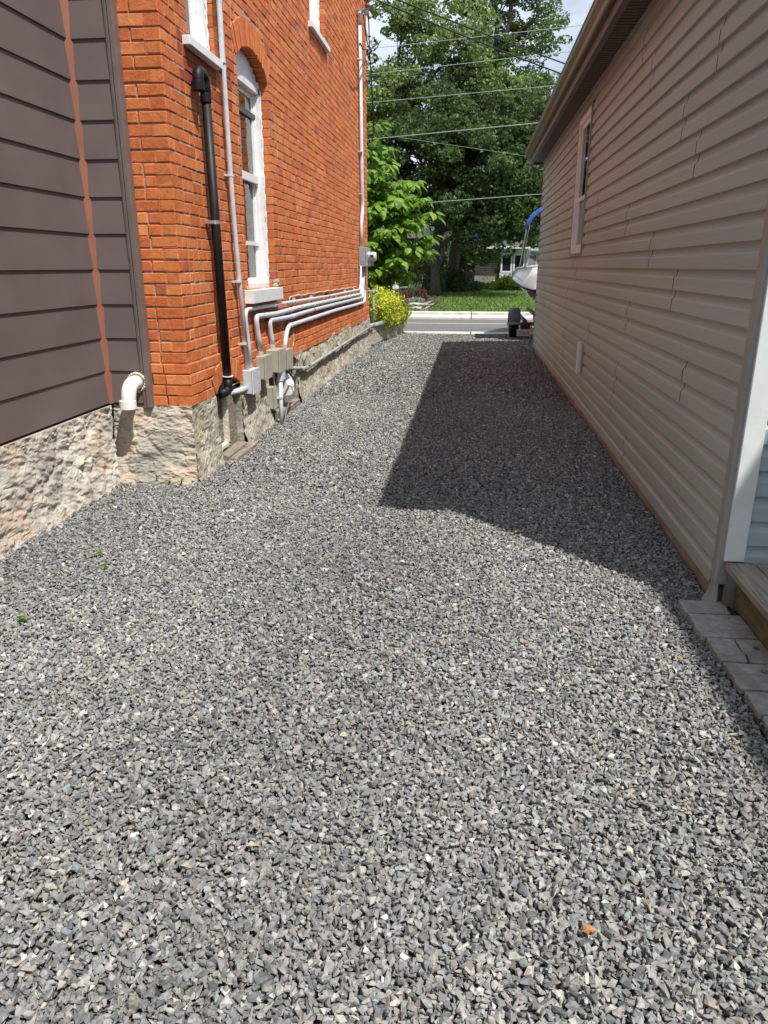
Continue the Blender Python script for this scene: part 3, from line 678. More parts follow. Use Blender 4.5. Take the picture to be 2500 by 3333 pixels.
# ------------------------------------------------------------------ conduits, boxes and meter on the brick
def clip(b, p, r, along='v'):
    x, y, z = p
    if along == 'v': b.tube([(x, y, z - 0.010), (x, y, z + 0.010)], r + 0.005, 12); b.box(BX + 0.001, x - r * 0.4, y - 0.045, y - r * 0.6, z - 0.009, z + 0.009)
    else: b.tube([(x, y - 0.010, z), (x, y + 0.010, z)], r + 0.005, 12); b.box(BX + 0.001, x - r * 0.4, y - 0.009, y + 0.009, z + r * 0.6, z + 0.042)
def conduit(label, pts, r, clips, rad=0.10, m='pvc_grey', group=None, sleeves=()):
    t = empty('conduit', pts[0], label, 'conduit', group)
    b = B(); b.tube(smooth_path(pts, rad, 7), r, 14); b.build('pipe', M[m], t, smooth=True)
    for p, a in clips:
        b = B(); clip(b, p, r, a); b.build('clip', M[m], t)
    for a, c in sleeves:
        b = B(); b.tube([a, c], r + 0.004, 14); b.build('sleeve', M[m], t, smooth=False, bevel=0.001)
    return t
CX = BX + 0.045
G4 = 'grey conduits clipped along the brick wall'
zt = 1.52
conduit('tall pale grey conduit climbing past the arched window from the white junction box', [(CX, 6.72, 7.2), (CX, 6.62, 3.6), (CX, 6.66, 2.0), (CX + 0.01, 6.795, 0.69)], 0.021,
        [((CX, 6.625, 3.17), 'v'), ((CX, 6.655, 2.33), 'v'), ((CX, 6.69, 1.47), 'v'), ((CX, 6.755, 0.92), 'v')], 0.5)
def run(label, pts2, r, cl):
    X = CX
    pts = [(X if i else X + 0.012, y, z) for i, (y, z) in enumerate(pts2)]
    cls = []
    for y in cl:
        for (a, c) in zip(pts2, pts2[1:]):
            if a[0] <= y <= c[0] and abs(c[0] - a[0]) > 0.3:
                k = (y - a[0]) / (c[0] - a[0]); cls.append(((X, y, a[1] + (c[1] - a[1]) * k), 'h'))
    # upright clip near the meter
    cls.append(((X, pts2[-1][0] - 0.0, 1.40), 'v'))
    sl = [((X, yy, zz), (X, yy + 0.09, zz)) for yy, zz in [(pts2[-4][0] + 0.6, pts2[-3][1])]]
    return conduit(label, pts, r, cls, 0.16, 'pvc_grey', G4)
run('uppermost of the four parallel grey conduits, entering the white box', [(6.90, 0.69), (6.875, 1.0), (6.84, 1.215), (7.4, 1.215), (11.0, 1.185), (14.20, 1.185), (14.34, 1.60)], 0.019, [7.9, 8.9, 9.9, 11.0, 12.6, 13.6])
run('second of the four parallel grey conduits, ending in the leftmost beige box', [(7.27, 0.79), (7.215, 1.0), (7.19, 1.135), (8.0, 1.115), (8.9, 1.125), (11.9, 1.112), (14.36, 1.105), (14.50, 1.60)], 0.026, [8.6, 9.9, 11.6, 12.9, 13.8])
run('third of the four parallel grey conduits, ending in the middle beige box', [(7.745, 0.79), (7.705, 0.95), (7.68, 1.065), (8.6, 1.045), (9.9, 1.055), (12.1, 1.045), (14.56, 1.037), (14.68, 1.60)], 0.026, [8.7, 9.9, 11.3, 12.7, 13.9])
run('lowest of the four parallel grey conduits, ending in the rightmost beige box', [(8.24, 0.74), (8.36, 0.86), (8.50, 0.95), (9.3, 0.952), (11.6, 0.955), (13.25, 0.94), (14.80, 0.935), (14.90, 1.60)], 0.026, [8.62, 9.7, 10.9, 12.3, 13.6])
t = empty('cable', (-2.1, 11, 1.25), 'thin cream cable stapled above the four grey conduits', 'cable')
b = B(); pts = [(BX + 0.012, 8.50, 0.62), (BX + 0.03, 8.80, 0.72), (BX + 0.02, 8.78, 0.98), (BX + 0.012, 8.73, 1.24), (BX + 0.015, 8.78, 1.26)] + [(BX + 0.014, 9.0 + i * 0.2, 1.262 + 0.008 * math.sin(i * 1.9) - i * 0.0008) for i in range(26)]
b.tube(smooth_path(pts, 0.05, 3), 0.006, 6); b.build('strand', M['foam'], t, smooth=True)

def jbox(label, y0, y1, z0, z1, m, x1=0.10, hub=None):
    t = empty('junction_box', (BX + 0.05, (y0 + y1) / 2, z0), label, 'junction box', 'junction boxes low on the brick wall')
    b = B(); b.box(BX + 0.004, BX + x1, y0, y1, z0, z1); b.build('body', M[m], t, bevel=0.006)
    b = B(); b.box(BX + x1 + 0.0005, BX + x1 + 0.012, y0 - 0.006, y1 + 0.006, z0 - 0.006, z1 + 0.006); b.build('cover', M[m], t, bevel=0.004)
    if hub: b = B(); b.tube([(CX + 0.006, hub, z1 - 0.004), (CX + 0.006, hub, z1 + 0.04)], 0.033, 16); b.build('hub', M[m], t, bevel=0.003)
    b = B()
    for dy in (0.02, y1 - y0 - 0.02):
        for zz in (z0 + 0.015, z1 - 0.015): b.tube([(BX + x1 + 0.010, y0 + dy, zz), (BX + x1 + 0.015, y0 + dy, zz)], 0.005, 8)
    each(b, 'screw', M['alu'], t)
    return t
jbox('pale grey junction box nearest the black pipe', 6.72, 6.97, 0.46, 0.68, 'pvc_grey', 0.11)
jbox('narrow beige junction box second from the black pipe', 7.17, 7.42, 0.53, 0.755, 'beige', 0.11, 7.27)
jbox('largest beige junction box with a steel cable coming out of it', 7.56, 7.84, 0.545, 0.775, 'beige', 0.155, 7.72)
jbox('beige junction box over the dark basement opening', 8.04, 8.30, 0.52, 0.725, 'beige', 0.12, 8.24)
jbox('small weathered beige box mounted on the parged foundation', 7.52, 7.68, 0.17, 0.40, 'beige', 0.09)
t = empty('vent_hood', (-2.06, 8.3, 0.2), 'white square vent hood in the basement opening', 'vent')
b = B(); b.prism([(BX - 0.04, 0.42), (BX + 0.045, 0.42), (BX + 0.12, 0.30), (BX + 0.12, 0.21), (BX - 0.04, 0.19)], 8.16, 8.42, 'y'); b.build('hood', M['white'], t, bevel=0.006)
b = B(); b.box(BX + 0.121, BX + 0.125, 8.18, 8.40, 0.215, 0.25); b.build('flap', M['white'], t)
t = empty('conduit', (-2.06, 7.9, 0), 'short pale grey conduit dropping from the big beige box into the gravel', 'conduit')
b = B(); b.tube([(-1.99, 7.70, 0.56), (-1.99, 7.70, 0.44)], 0.034, 14); b.box(-2.02, -1.955, 7.70, 7.79, 0.455, 0.54); b.build('fitting', M['pvc_grey'], t, bevel=0.004)
b = B(); b.tube([(-1.99, 7.70, 0.46), (-1.982, 7.63, -0.04)], 0.023, 14); b.build('pipe', M['pvc_grey'], t, smooth=True)
b = B(); clip(b, (-1.987, 7.67, 0.27), 0.023); b.build('clip', M['pvc_grey'], t)
t = empty('armoured_cable', (-2.0, 8.2, 0), 'bowed grey armoured cable from the big beige box down to the gravel', 'cable')
b = B(); pp = smooth_path([(-1.99, 7.74, 0.60), (-1.97, 7.95, 0.52), (-1.96, 8.22, 0.38), (-1.96, 8.24, 0.26), (-1.965, 7.84, 0.15), (-1.97, 7.68, -0.05)], 0.2, 8)
# ribbed: radius alternates along a resampled path
rs, q = [], []
for a, c in zip(pp, pp[1:]):
    n = max(1, int((c - a).length / 0.006))
    for k in range(n): q.append(a.lerp(c, k / n)); rs.append(0.0115 if len(q) % 2 else 0.0092)
b.tube(q, rs, 8); b.build('sheath', M['armour'], t, smooth=True)
t = empty('drain_stub', (-2.06, 6.6, 0.5), 'short pale grey pipe stub poking from the arched gap behind the white junction box', 'pipe')
b = B(); b.tube([(BX - 0.05, 6.48, 0.505), (BX + 0.02, 6.60, 0.51), (BX + 0.05, 6.72, 0.515)], 0.026, 14); b.build('stub', M['pvc_grey'], t, smooth=True)
# long low grey pipe on the foundation
t = empty('gas_pipe', (-2.04, 12, 0.4), 'long dull grey pipe on brackets along the foundation', 'pipe')
GX = BX + 0.085
b = B(); b.tube(smooth_path([(BX - 0.02, 8.30, 0.50), (GX - 0.01, 9.05, 0.40), (GX, 9.4, 0.385), (GX, 12.2, 0.405), (GX, 15.95, 0.425)], 0.1, 6), 0.021, 14); b.build('pipe', M['pvc_dull'], t, smooth=True)
b = B(); b.tube([(GX - 0.012, 8.98, 0.405), (GX, 9.12, 0.392), (GX, 9.3, 0.386), (GX, 9.42, 0.386)], 0.027, 14); b.tube([(GX, 12.1, 0.404), (GX, 12.2, 0.405)], 0.026, 14); each(b, 'coupling', M['pvc_dull'], t, smooth=True)
for y in (9.25, 11.7, 13.6, 15.55):
    b = B(); b.box(BX + 0.02, BX + 0.028, y - 0.01, y + 0.06, 0.40, 0.475); b.box(BX + 0.02, GX + 0.03, y - 0.01, y + 0.05, 0.405, 0.413); b.build('bracket', M['wire_black'], t)
# riser and meter
t = empty('conduit', (CX, 14.5, 2), 'pale grey service conduit rising from the meter up the far brick corner', 'conduit')
b = B(); b.tube(smooth_path([(CX, 14.42, 1.93), (CX, 14.42, 2.35), (CX, 14.62, 2.62), (CX, 14.55, 3.0), (CX, 14.45, 5.62)], 0.12, 6), 0.033, 16); b.build('pipe', M['pvc_grey'], t, smooth=True)
b = B(); b.tube(smooth_path([(CX, 14.45, 5.52), (CX, 14.46, 5.72), (CX + 0.14, 14.52, 5.70), (CX + 0.17, 14.53, 5.62)], 0.09, 6), [0.042] * 16, 16); b.build('weatherhead', M['pvc_grey'], t, smooth=True)
for z in (5.0, 3.55, 2.85): 
    b = B(); clip(b, (CX, 14.47, z), 0.033); b.build('clip', M['pvc_grey'], t)
t = empty('electric_meter', (-2.05, 14.6, 1.6), 'grey electric meter box with a round glass meter on the far brick corner', 'electric meter')
b = B(); b.box(BX + 0.004, BX + 0.135, 14.33, 14.95, 1.59, 1.93); b.build('box', M['steel_grey'], t, bevel=0.006)
b = B(); b.box(BX + 0.1355, BX + 0.147, 14.325, 14.955, 1.595, 1.925); b.build('cover', M['steel_grey'], t, bevel=0.004)
b = B()
for r in (0.036, 0.024): b.tube([(BX + 0.07 + r * math.cos(a), 14.328, 1.665 + r * math.sin(a)) for a in np.linspace(0, 2 * math.pi, 20)], 0.0025, 5)
each(b, 'knockout', M['steel_grey'], t)
b = B(); b.tube([(BX + 0.147, 14.64, 1.77), (BX + 0.175, 14.64, 1.77)], 0.098, 24); b.build('ring', M['alu'], t, bevel=0.003)
b = B(); b.tube([(BX + 0.175, 14.64, 1.77), (BX + 0.26, 14.64, 1.77), (BX + 0.29, 14.64, 1.77), (BX + 0.30, 14.64, 1.77)], [0.088, 0.085, 0.080, 0.06], 24); b.build('dome', M['meterglass'], t, smooth=True)
b = B(); b.box(BX + 0.19, BX + 0.25, 14.548, 14.556, 1.755, 1.80); b.build('display', M['dark'], t)
b = B()
for k in range(5): b.tube([(BX + 0.16 + k * 0.022, 14.62, 1.685), (BX + 0.16 + k * 0.022, 14.62, 1.60)], 0.006, 6)
each(b, 'terminal', M['alu'], t)
# insulator rack and dangling service cables
t = empty('insulator', (-2.0, 15.3, 6.0), 'brown porcelain insulator spool near the top corner of the brick wall', 'insulator')
b = B(); ip = PX(1196, 14, -1.93)
prof = [(0, .03), (.02, .045), (.035, .028), (.05, .028), (.065, .05), (.09, .03), (.11, .02)]
b.tube([(ip.x, ip.y, ip.z - .05 + a * 1.6) for a, r in prof], [r * 1.2 for a, r in prof], 14); b.build('spool', M['porcelain'], t, smooth=True)
b = B(); b.box(BX, ip.x, ip.y - .02, ip.y + .02, ip.z + .10, ip.z + .115); b.box(BX, ip.x, ip.y - .02, ip.y + .02, ip.z - .08, ip.z - .065); each(b, 'bracket', M['steel_grey'], t)

def wire(name, label, pts, r, m, group=None, sag=0.0, cat='cable'):
    P = [Vector(p) for p in pts]; q = []
    if sag:
        a, c = P[0], P[-1]
        for k in range(25):
            u = k / 24; q.append(a.lerp(c, u) + Vector((0, 0, -4 * sag * u * (1 - u))))
    else: q = smooth_path(P, 0.3, 6)
    b = B(); b.tube(q, r, 6); o = b.build(name, M[m], None, smooth=True); return tag(o, label, cat, group)
def ext(a, c, xa, xc):
    d = (c - a) / (c.x - a.x); return [a + d * (xa - a.x), c + d * (xc - c.x)]
GW = 'overhead wires crossing along the road'
for lab, q0, q1, Y, r, m in [('highest pale overhead wire above the road', (1190, 160), (1900, 82), 27.0, .009, 'wire_light'),
                        ('second highest pale overhead wire above the road', (1190, 243), (1856, 168), 27.1, .009, 'wire_light'),
                        ('third highest pale overhead wire above the road', (1190, 335), (1810, 278), 27.2, .009, 'wire_light'),
                        ('overhead wire level with the garage gutter end, dark underneath', (1290, 445), (1750, 400), 27.0, .012, 'wire_light'),
                        ('lowest overhead wire, passing in front of the dark maple', (1385, 660), (1755, 632), 27.3, .010, 'wire_light')]:
    a, c = PY(*q0, Y), PY(*q1, Y); e = ext(a, c, -22, 26)
    wire('overhead_wire', lab, e, r, m, GW)
a, c = PY(1300, 447, 27), PY(1760, 515, 27); e = ext(a, c, a.x, 26); wire('overhead_wire', 'thin slack wire branching down to the right below the gutter', e, .006, 'wire_light', GW)
ip2 = Vector((ip.x, ip.y, ip.z + 0.12))
wire('service_wire', 'upper black service wire from the brick corner to the right', [ip2 + Vector((0, 0, .12)), ext(PY(1195, 0, 27), PY(1845, 198, 27), 0, 12)[1]], .014, 'wire_black', 'black service wires from the brick wall', sag=0.25)
wire('service_wire', 'lower black service wire from the brick corner to the right', [ip2, ext(PY(1195, 8, 27), PY(1840, 215, 27), 0, 12)[1]], .014, 'wire_black', 'black service wires from the brick wall', sag=0.3)
def hang(label, pix, r, m, X=-1.9):
    return wire('service_cable', label, [PX(x, y, X) for x, y in pix], r, m, 'slack cables hanging at the brick corner')
wh = (1183, 45)
hang('slack black cable looping low from the weatherhead', [wh, (1188, 90), (1197, 150), (1212, 168), (1225, 160), (1236, 138)], .010, 'wire_black')
hang('white cable looping from the weatherhead', [wh, (1187, 80), (1196, 120), (1214, 147), (1215, 90), (1232, 66)], .010, 'pvc_white')
hang('black cable dropping straight from the insulator', [(1198, 28), (1200, 60), (1202, 130), (1205, 200), (1209, 260), (1218, 430)], .010, 'wire_black')
hang('short black cable bowed right below the weatherhead', [(1172, 140), (1182, 162), (1205, 160), (1234, 140), (1240, 132)], .010, 'wire_black')

# ------------------------------------------------------------------ taupe sided house on the right
WX, WY0, WY1, ZS = 1.262, 3.495, 15.25, 3.43
house = empty('taupe_house', (4.0, 9.5, 0), 'single storey house in taupe vinyl siding right of the driveway', 'house')
# double Dutch-lap profile for one course, height from its bottom, distance proud of the wall
CO = 0.1245
PROF = [(0.0, 0.000), (0.0, 0.0230), (0.002, 0.0250), (0.068, 0.0230), (0.073, 0.0210), (0.080, 0.0120), (0.092, 0.0070), (0.108, 0.0045), (0.1330, 0.0030)]
def siding(mapf, u0, u1, z0, n, win=None, seam_seed=1, seams=True):
    b = B(); rs = random.Random(seam_seed); ks = list(range(n))
    for k in range(0, n, 2):
        cuts = [u0, u1]
        if seams:
            u = u0 + rs.uniform(0.9, 3.2)
            while u < u1 - 0.4: cuts.append(u); u += rs.uniform(1.5, 2.9)
        cuts = sorted(cuts)
        for kk in (k, k + 1):
            if kk >= n: continue
            zb = z0 + kk * CO
            for ci, (a, c) in enumerate(zip(cuts, cuts[1:])):
                sh = 0.012 if kk % 2 else 0.0
                a2 = a + (0.0042 if ci else 0) + (sh if ci else 0); c2 = c - (0.0042 if ci < len(cuts) - 2 else 0) + (sh if ci < len(cuts) - 2 else 0)
                segs = [(a2, c2)]
                if win and zb + CO > win[2] and zb < win[3]:
                    segs = []
                    if a2 < win[0]: segs.append((a2, min(c2, win[0])))
                    if c2 > win[1]: segs.append((max(a2, win[1]), c2))
                for s0, s1 in segs:
                    m_ = max(1, int((s1 - s0) / 0.25)); vs = []; fs = []
                    for i in range(m_ + 1):
                        u = s0 + (s1 - s0) * i / m_; wv = 0.0010 * math.sin(u * 2.3 + k * .4) + 0.0008 * nz(u, k * .3, 5, 2.0)
                        vs += [mapf(u, zb + z + wv * 0.6, d + wv + (0.0014 if ci % 2 else 0)) for z, d in PROF]
                    L = len(PROF)
                    for i in range(m_):
                        for j in range(L - 1): fs.append((i * L + j, i * L + j + 1, (i + 1) * L + j + 1, (i + 1) * L + j))
                    b.add(vs, fs)
    return b
NC = 27; ZB = ZS - NC * CO + 0.02
WIN = (9.22, 10.20, 1.745, 3.265)
siding(lambda u, z, d: (WX - d, u, z), WY0 + 0.075, WY1 - 0.06, ZB, NC, WIN, 5).build('siding', M['vinyl'], house, fix=False)
b = B()
b.box(WX + 0.002, WX + 0.02, WY0 + 0.02, WIN[0], ZB - 0.0, ZS); b.box(WX + 0.002, WX + 0.02, WIN[1], WY1 - 0.02, ZB, ZS)
b.box(WX + 0.002, WX + 0.02, WIN[0], WIN[1], ZB, WIN[2]); b.box(WX + 0.002, WX + 0.02, WIN[0], WIN[1], WIN[3], ZS)
b.box(WX + 0.02, 6.8, WY1 - 0.12, WY1 - 0.02, 0.05, ZS + 0.02); b.box(6.7, 6.8, WY0 + 0.1, WY1 - 0.12, 0.05, ZS + 0.02)
b.build('wall', M['dark'], house)  # coloured near black so the gaps at the siding seams look shaded
b = B(); rp = [(WX - 0.022, WY0), (WX - 0.028, WY0 + 0.004), (WX - 0.028, WY0 + 0.068), (WX - 0.018, WY0 + 0.074), (WX + 0.03, WY0 + 0.074), (WX + 0.03, WY0 - 0.001), (WX - 0.018, WY0 - 0.001)]
b.prism(rp, 0.115, ZS, 'z'); b.prism([(WX - 0.024, WY1 - 0.07), (WX - 0.024, WY1 + 0.002), (WX + 0.03, WY1 + 0.002), (WX + 0.03, WY1 - 0.07)], 0.05, ZS, 'z')
each(b, 'corner_post', M['taupe'], house, bevel=0.003)
b = B(); b.box(WX - 0.004, WX + 0.088, WY0 - 0.022, WY0 - 0.0015, 0.245, ZS + 0.3); b.build('corner_trim', M['white_trim'], house, bevel=0.003)
siding(lambda u, z, d: (u, WY0 + 0.014 - d, z), WX + 0.0885, 6.8, 0.20, 34, None, 9, seams=False).build('end_siding', M['vinyl_grey'], house, fix=False)
b = B(); b.prism([(WX + 0.031, 0.1), (6.8, 0.1), (6.8, ZS), (4.0, 4.9), (WX + 0.031, ZS)], WY0 + 0.013, WY0 + 0.06, 'y'); b.build('end_wall', M['vinyl_grey'], house)
# foundation strip, slightly set back and uneven at the foot
b = B(); n = 120
for i in range(n):
    a = WY0 + 0.01 + (WY1 - WY0 - 0.02) * i / n; c = WY0 + 0.01 + (WY1 - WY0 - 0.02) * (i + 1) / n
    j0 = 0.006 * nz(a, 1, 1, 4); j1 = 0.006 * nz(c, 1, 1, 4)
    b.add([(WX + 0.018 + j0 * .5, a, -0.06), (WX + 0.018 + j1 * .5, c, -0.06), (WX + 0.004 + j1, c, ZB + 0.02), (WX + 0.004 + j0, a, ZB + 0.02)], [(0, 1, 2, 3)])
b.box(WX + 0.03, WX + 0.2, WY0 + 0.02, WY1 - 0.02, -0.06, 0.1)
b.build('foundation', M['concrete'], house, fix=False)
# soffit, ribbed and vented
sb = B(); y = WY0 - 0.06; k = 0
while y < WY1 + 0.05:
    sb.box(1.005, WX + 0.02, y, y + 0.052, ZS, ZS + 0.010); y += 0.076
sb.build('soffit', M['soffit'], house)
b = B(); b.box(1.005, WX + 0.02, WY0 - 0.06, WY1 + 0.05, ZS + 0.035, ZS + 0.04); b.build('soffit_backing', M['dark'], house)  # near-black sheet paints the shade behind the vent slits
b = B(); b.box(WX - 0.045, WX + 0.0, WY0, WY1, ZS - 0.028, ZS - 0.002); b.box(WX - 0.03, WX + 0.0, WY0, WY1, ZS - 0.06, ZS - 0.030); each(b, 'soffit_trim', M['taupe'], house, bevel=0.003)
b = B(); b.box(0.985, 1.0045, WY0 - 0.07, WY1 + 0.06, ZS - 0.045, ZS + 0.17); b.box(1.005, 1.04, WY0 - 0.07, WY1 + 0.06, ZS - 0.045, ZS - 0.03); b.build('fascia', M['soffit'], house, bevel=0.002)
b = B(); gp = [(0.984, 3.475), (0.945, 3.472), (0.935, 3.485), (0.925, 3.52), (0.905, 3.555), (0.893, 3.565), (0.888, 3.60), (0.880, 3.603), (0.880, 3.61), (0.895, 3.61), (0.900, 3.57), (0.933, 3.52), (0.945, 3.482), (0.982, 3.484), (0.984, 3.60)]
L = len(gp); vs = []
seg = list(np.linspace(WY0 - 0.09, WY1 + 0.10, 40))
for y in seg: vs += [(x, y, z + 0.002 * math.sin(y)) for x, z in gp]
fs = [(i * L + j, i * L + j + 1, (i + 1) * L + j + 1, (i + 1) * L + j) for i in range(len(seg) - 1) for j in range(L - 1)]
endp = [0, 1, 2, 3, 4, 5, 6, 7, 8, 14]
fs += [tuple(endp), tuple((len(seg) - 1) * L + j for j in reversed(endp))]
b.add(vs, fs); b.build('gutter', M['gutter'], house)
b = B(); b.prism([(0.94, 3.60), (0.94, 3.615), (4.0, 5.06), (7.1, 3.615), (7.1, 3.60), (4.0, 5.03)], WY0 - 0.08, WY1 + 0.08, 'y'); b.build('roof', M['shingle'], house)
b = B(); b.prism([(0.985, ZS - 0.04), (0.985, 3.602), (WX + 0.02, 3.72), (WX + 0.02, ZS - 0.04)], WY1 + 0.061, WY1 + 0.075, 'y'); b.prism([(0.985, ZS - 0.04), (0.985, 3.602), (WX + 0.02, 3.72), (WX + 0.02, ZS - 0.04)], WY0 - 0.085, WY0 - 0.071, 'y'); each(b, 'eave_return', M['gutter'], house)
# window
y0, y1, z0, z1 = WIN; wf = B(); jx = WX - 0.035
wf.box(jx, WX + 0.05, y0, y0 + 0.05, z0, z1); wf.box(jx, WX + 0.05, y1 - 0.05, y1, z0, z1); wf.box(jx, WX + 0.05, y0 + 0.05, y1 - 0.05, z0, z0 + 0.06); wf.box(jx, WX + 0.05, y0 + 0.05, y1 - 0.05, z1 - 0.06, z1)
fr = wf.build('window', M['winpink'] if 'winpink' in M else M['white'], house, bevel=0.004)
b = B(); b.box(jx - 0.006, WX, y0 - 0.022, y0 - 0.0005, z0 - 0.02, z1 + 0.02); b.box(jx - 0.006, WX, y1 + 0.0005, y1 + 0.022, z0 - 0.02, z1 + 0.02)
b.box(jx - 0.006, WX, y0 - 0.0005, y1 + 0.0005, z1 + 0.0005, z1 + 0.02); b.box(jx - 0.012, WX, y0 - 0.0005, y1 + 0.0005, z0 - 0.03, z0 - 0.0005); b.build('window_trim', M['taupe'], fr, bevel=0.003)
b = B(); zm = z0 + 0.62
for (a, c, x) in ((z0 + 0.06, zm + 0.03, WX + 0.015), (zm - 0.02, z1 - 0.06, WX - 0.005)):
    b.box(x, x + 0.03, y0 + 0.05, y0 + 0.115, a, c); b.box(x, x + 0.03, y1 - 0.115, y1 - 0.05, a, c); b.box(x + .001, x + 0.029, y0 + 0.115, y1 - 0.115, a, a + 0.045); b.box(x + .001, x + 0.029, y0 + 0.115, y1 - 0.115, c - 0.045, c)
b.build('sash', M['white'], fr, bevel=0.002)
b = B(); b.box(WX + 0.008, WX + 0.012, y0 + 0.11, y1 - 0.11, zm + 0.02, z1 - 0.10); b.box(WX + 0.028, WX + 0.032, y0 + 0.11, y1 - 0.11, z0 + 0.10, zm); each(b, 'pane', M['glass'], fr)
b = B(); b.box(WX + 0.06, WX + 0.065, y0 + 0.02, y1 - 0.02, z0 + 0.02, zm); b.build('screen', M['dark'], fr)
b = B(); b.box(WX + 0.09, WX + 0.10, y0 + 0.02, y1 - 0.02, zm, z1); b.build('curtain', M['curtain'], fr)
# dryer vent, white louvre on the siding
t = empty('dryer_vent', (1.2, 8.6, 0.5), 'small white louvred vent low on the taupe siding', 'vent')
b = B(); b.box(WX - 0.035, WX - 0.001, 8.42, 8.74, 0.50, 0.76); b.build('plate', M['steel_grey'], t, bevel=0.005)
b = B(); b.box(WX - 0.075, WX - 0.0355, 8.45, 8.58, 0.47, 0.80); b.build('cover', M['white'], t, bevel=0.006)
b = B()
for i in range(4): b.prism([(WX - 0.036, 0.54 + i * 0.05), (WX - 0.06, 0.53 + i * 0.05), (WX - 0.036, 0.58 + i * 0.05)], 8.60, 8.72, 'y')
each(b, 'louvre', M['steel_grey'], t)
# bent metal flashing at the foot of the corner post
b = B(); vs = []; n = 8
for i in range(n + 1):
    u = i / n; z = 0.105 * (1 - u) + 0.014; xo = WX - 0.028 - 0.030 * u ** 2.2; yo = -0.02 * u ** 2
    for d in (0, 0.004):
        vs += [(xo + d, WY0 + 0.055, z), (xo + d - 0.004, WY0 + yo - 0.002, z), (WX - 0.012 + d, WY0 + yo - 0.010 + d, z)]
fs = []
for i in range(n):
    for d in (0, 3):
        for j in (0, 1):
            a = i * 6 + d + j; fs.append((a, a + 1, a + 7, a + 6))
b.add(vs, fs); o = b.build('flashing', M['taupe'], None, smooth=False); tag(o, 'bent taupe metal flashing flaring at the foot of the house corner', 'flashing')

# unseen wing, assumed from its shadow; placed and sized to shade porch and pavers
wing = empty('unseen_shade_wing', (5.5, -2, 0), 'unseen tall grey sided wing past the right edge, put in to shade the porch', 'house')
b = siding(lambda u, z, d: (3.25 - d, u, z), -7, WY0 - 0.03, 0.1, 41, None, 3); b.build('siding', M['vinyl_grey'], wing, fix=False)
b = B(); b.box(3.255, 3.4, -7, WY0 - 0.03, 0, 5.3); b.box(3.4, 7, -7, -6.8, 0, 5.3); b.box(3.4, 7, WY0 - 0.23, WY0 - 0.03, 0, 5.3); b.build('wall', M['vinyl_grey'], wing)
b = B(); b.prism([(3.24, 5.3), (3.24, 5.4), (5.5, 6.6), (7.2, 5.3)], -7.1, WY0 - 0.03, 'y'); b.build('roof', M['shingle'], wing)

# ------------------------------------------------------------------ porch deck and pavers
deck = empty('porch_deck', (1.6, 2.6, 0), 'low weathered wooden porch step with mossy fascia at the right edge', 'porch')
x = 1.262
for k in range(11):
    b = B(); b.box(x, x + 0.135, 1.2, WY0 - 0.03, 0.205, 0.243); b.build('deck_board', M['deckwood'], deck, bevel=0.005); x += 0.141
b = B(); b.box(1.325, 1.362, 1.22, WY0 - 0.05, 0.012, 0.2045); b.build('fascia', M['mosswood'], deck, bevel=0.004)
b = B(); b.box(1.37, 2.8, 1.25, WY0 - 0.06, 0.0, 0.203); b.build('joists', M['mosswood'], deck)
def paver(x0, x1, y0, y1, label):
    b = B(); n = 10; rs = random.Random(int(x0 * 1e4 + y0 * 1e3)); pts = []
    j = lambda: rs.uniform(-0.003, 0.003)
    for i in range(n): pts.append((x0 + (x1 - x0) * i / n, y0 + j()))
    for i in range(n): pts.append((x1 + 0.0015 * math.sin(i * 1.1 + x0 * 90) + j(), y0 + (y1 - y0) * i / n))
    for i in range(n): pts.append((x1 - (x1 - x0) * i / n, y1 + j()))
    for i in range(n): pts.append((x0 + 0.002 * math.sin(i * 1.7 + y0 * 77) + j(), y1 - (y1 - y0) * i / n))
    b.prism(pts, -0.03, 0.028 + rs.uniform(-.002, .002), 'z'); o = b.build('paver', M['paver'], None, bevel=0.006, seg=3)
    return tag(o, label, 'paving stone', 'grey pavers along the porch step')
for a in [(1.072, 1.280, 3.345, 3.485, 'grey paver farthest from the camera, by the metal flashing'),
          (1.080, 1.322, 3.105, 3.335, 'large grey paver second from the far end of the row'),
          (1.094, 1.208, 2.885, 3.090, 'small square grey paver on the gravel side of the split row'),
          (1.216, 1.322, 2.885, 3.092, 'small square grey paver against the porch fascia in the split row'),
          (1.100, 1.322, 2.668, 2.872, 'wide grey paver just nearer than the split pair'),
          (1.112, 1.322, 2.500, 2.655, 'grey paver cut by the right edge with a mossy joint'),
          (1.118, 1.322, 2.300, 2.490, 'nearest grey paver showing only its corner at the right edge'),]: paver(*a)
b = B(); b.box(1.10, 1.322, 2.29, 3.48, -0.03, 0.004); tag(b.build('paver_bed', M['soil'], None), kind='structure')
tag(bpy.data.objects['paver_bed'], 'dark soil in the joints between the pavers', 'soil')
def pebble(x, y, z, s, label):
    tv, tf = TA[int(x * 100) % len(TA)]; b = B(); b.add([(x + v[0] * s, y + v[1] * s * .7, z + v[2] * s * .5) for v in tv], [tuple(f) for f in tf], (0.2, 0.2, 0.2)); tag(b.build('stray_stone', M['gravel'], None), label, 'stone', 'stray stones on the pavers')
pebble(1.275, 3.0, 0.038, 0.017, 'stray stone on the small paver by the porch'); pebble(1.235, 2.80, 0.038, 0.018, 'stray stone on the wide paver')

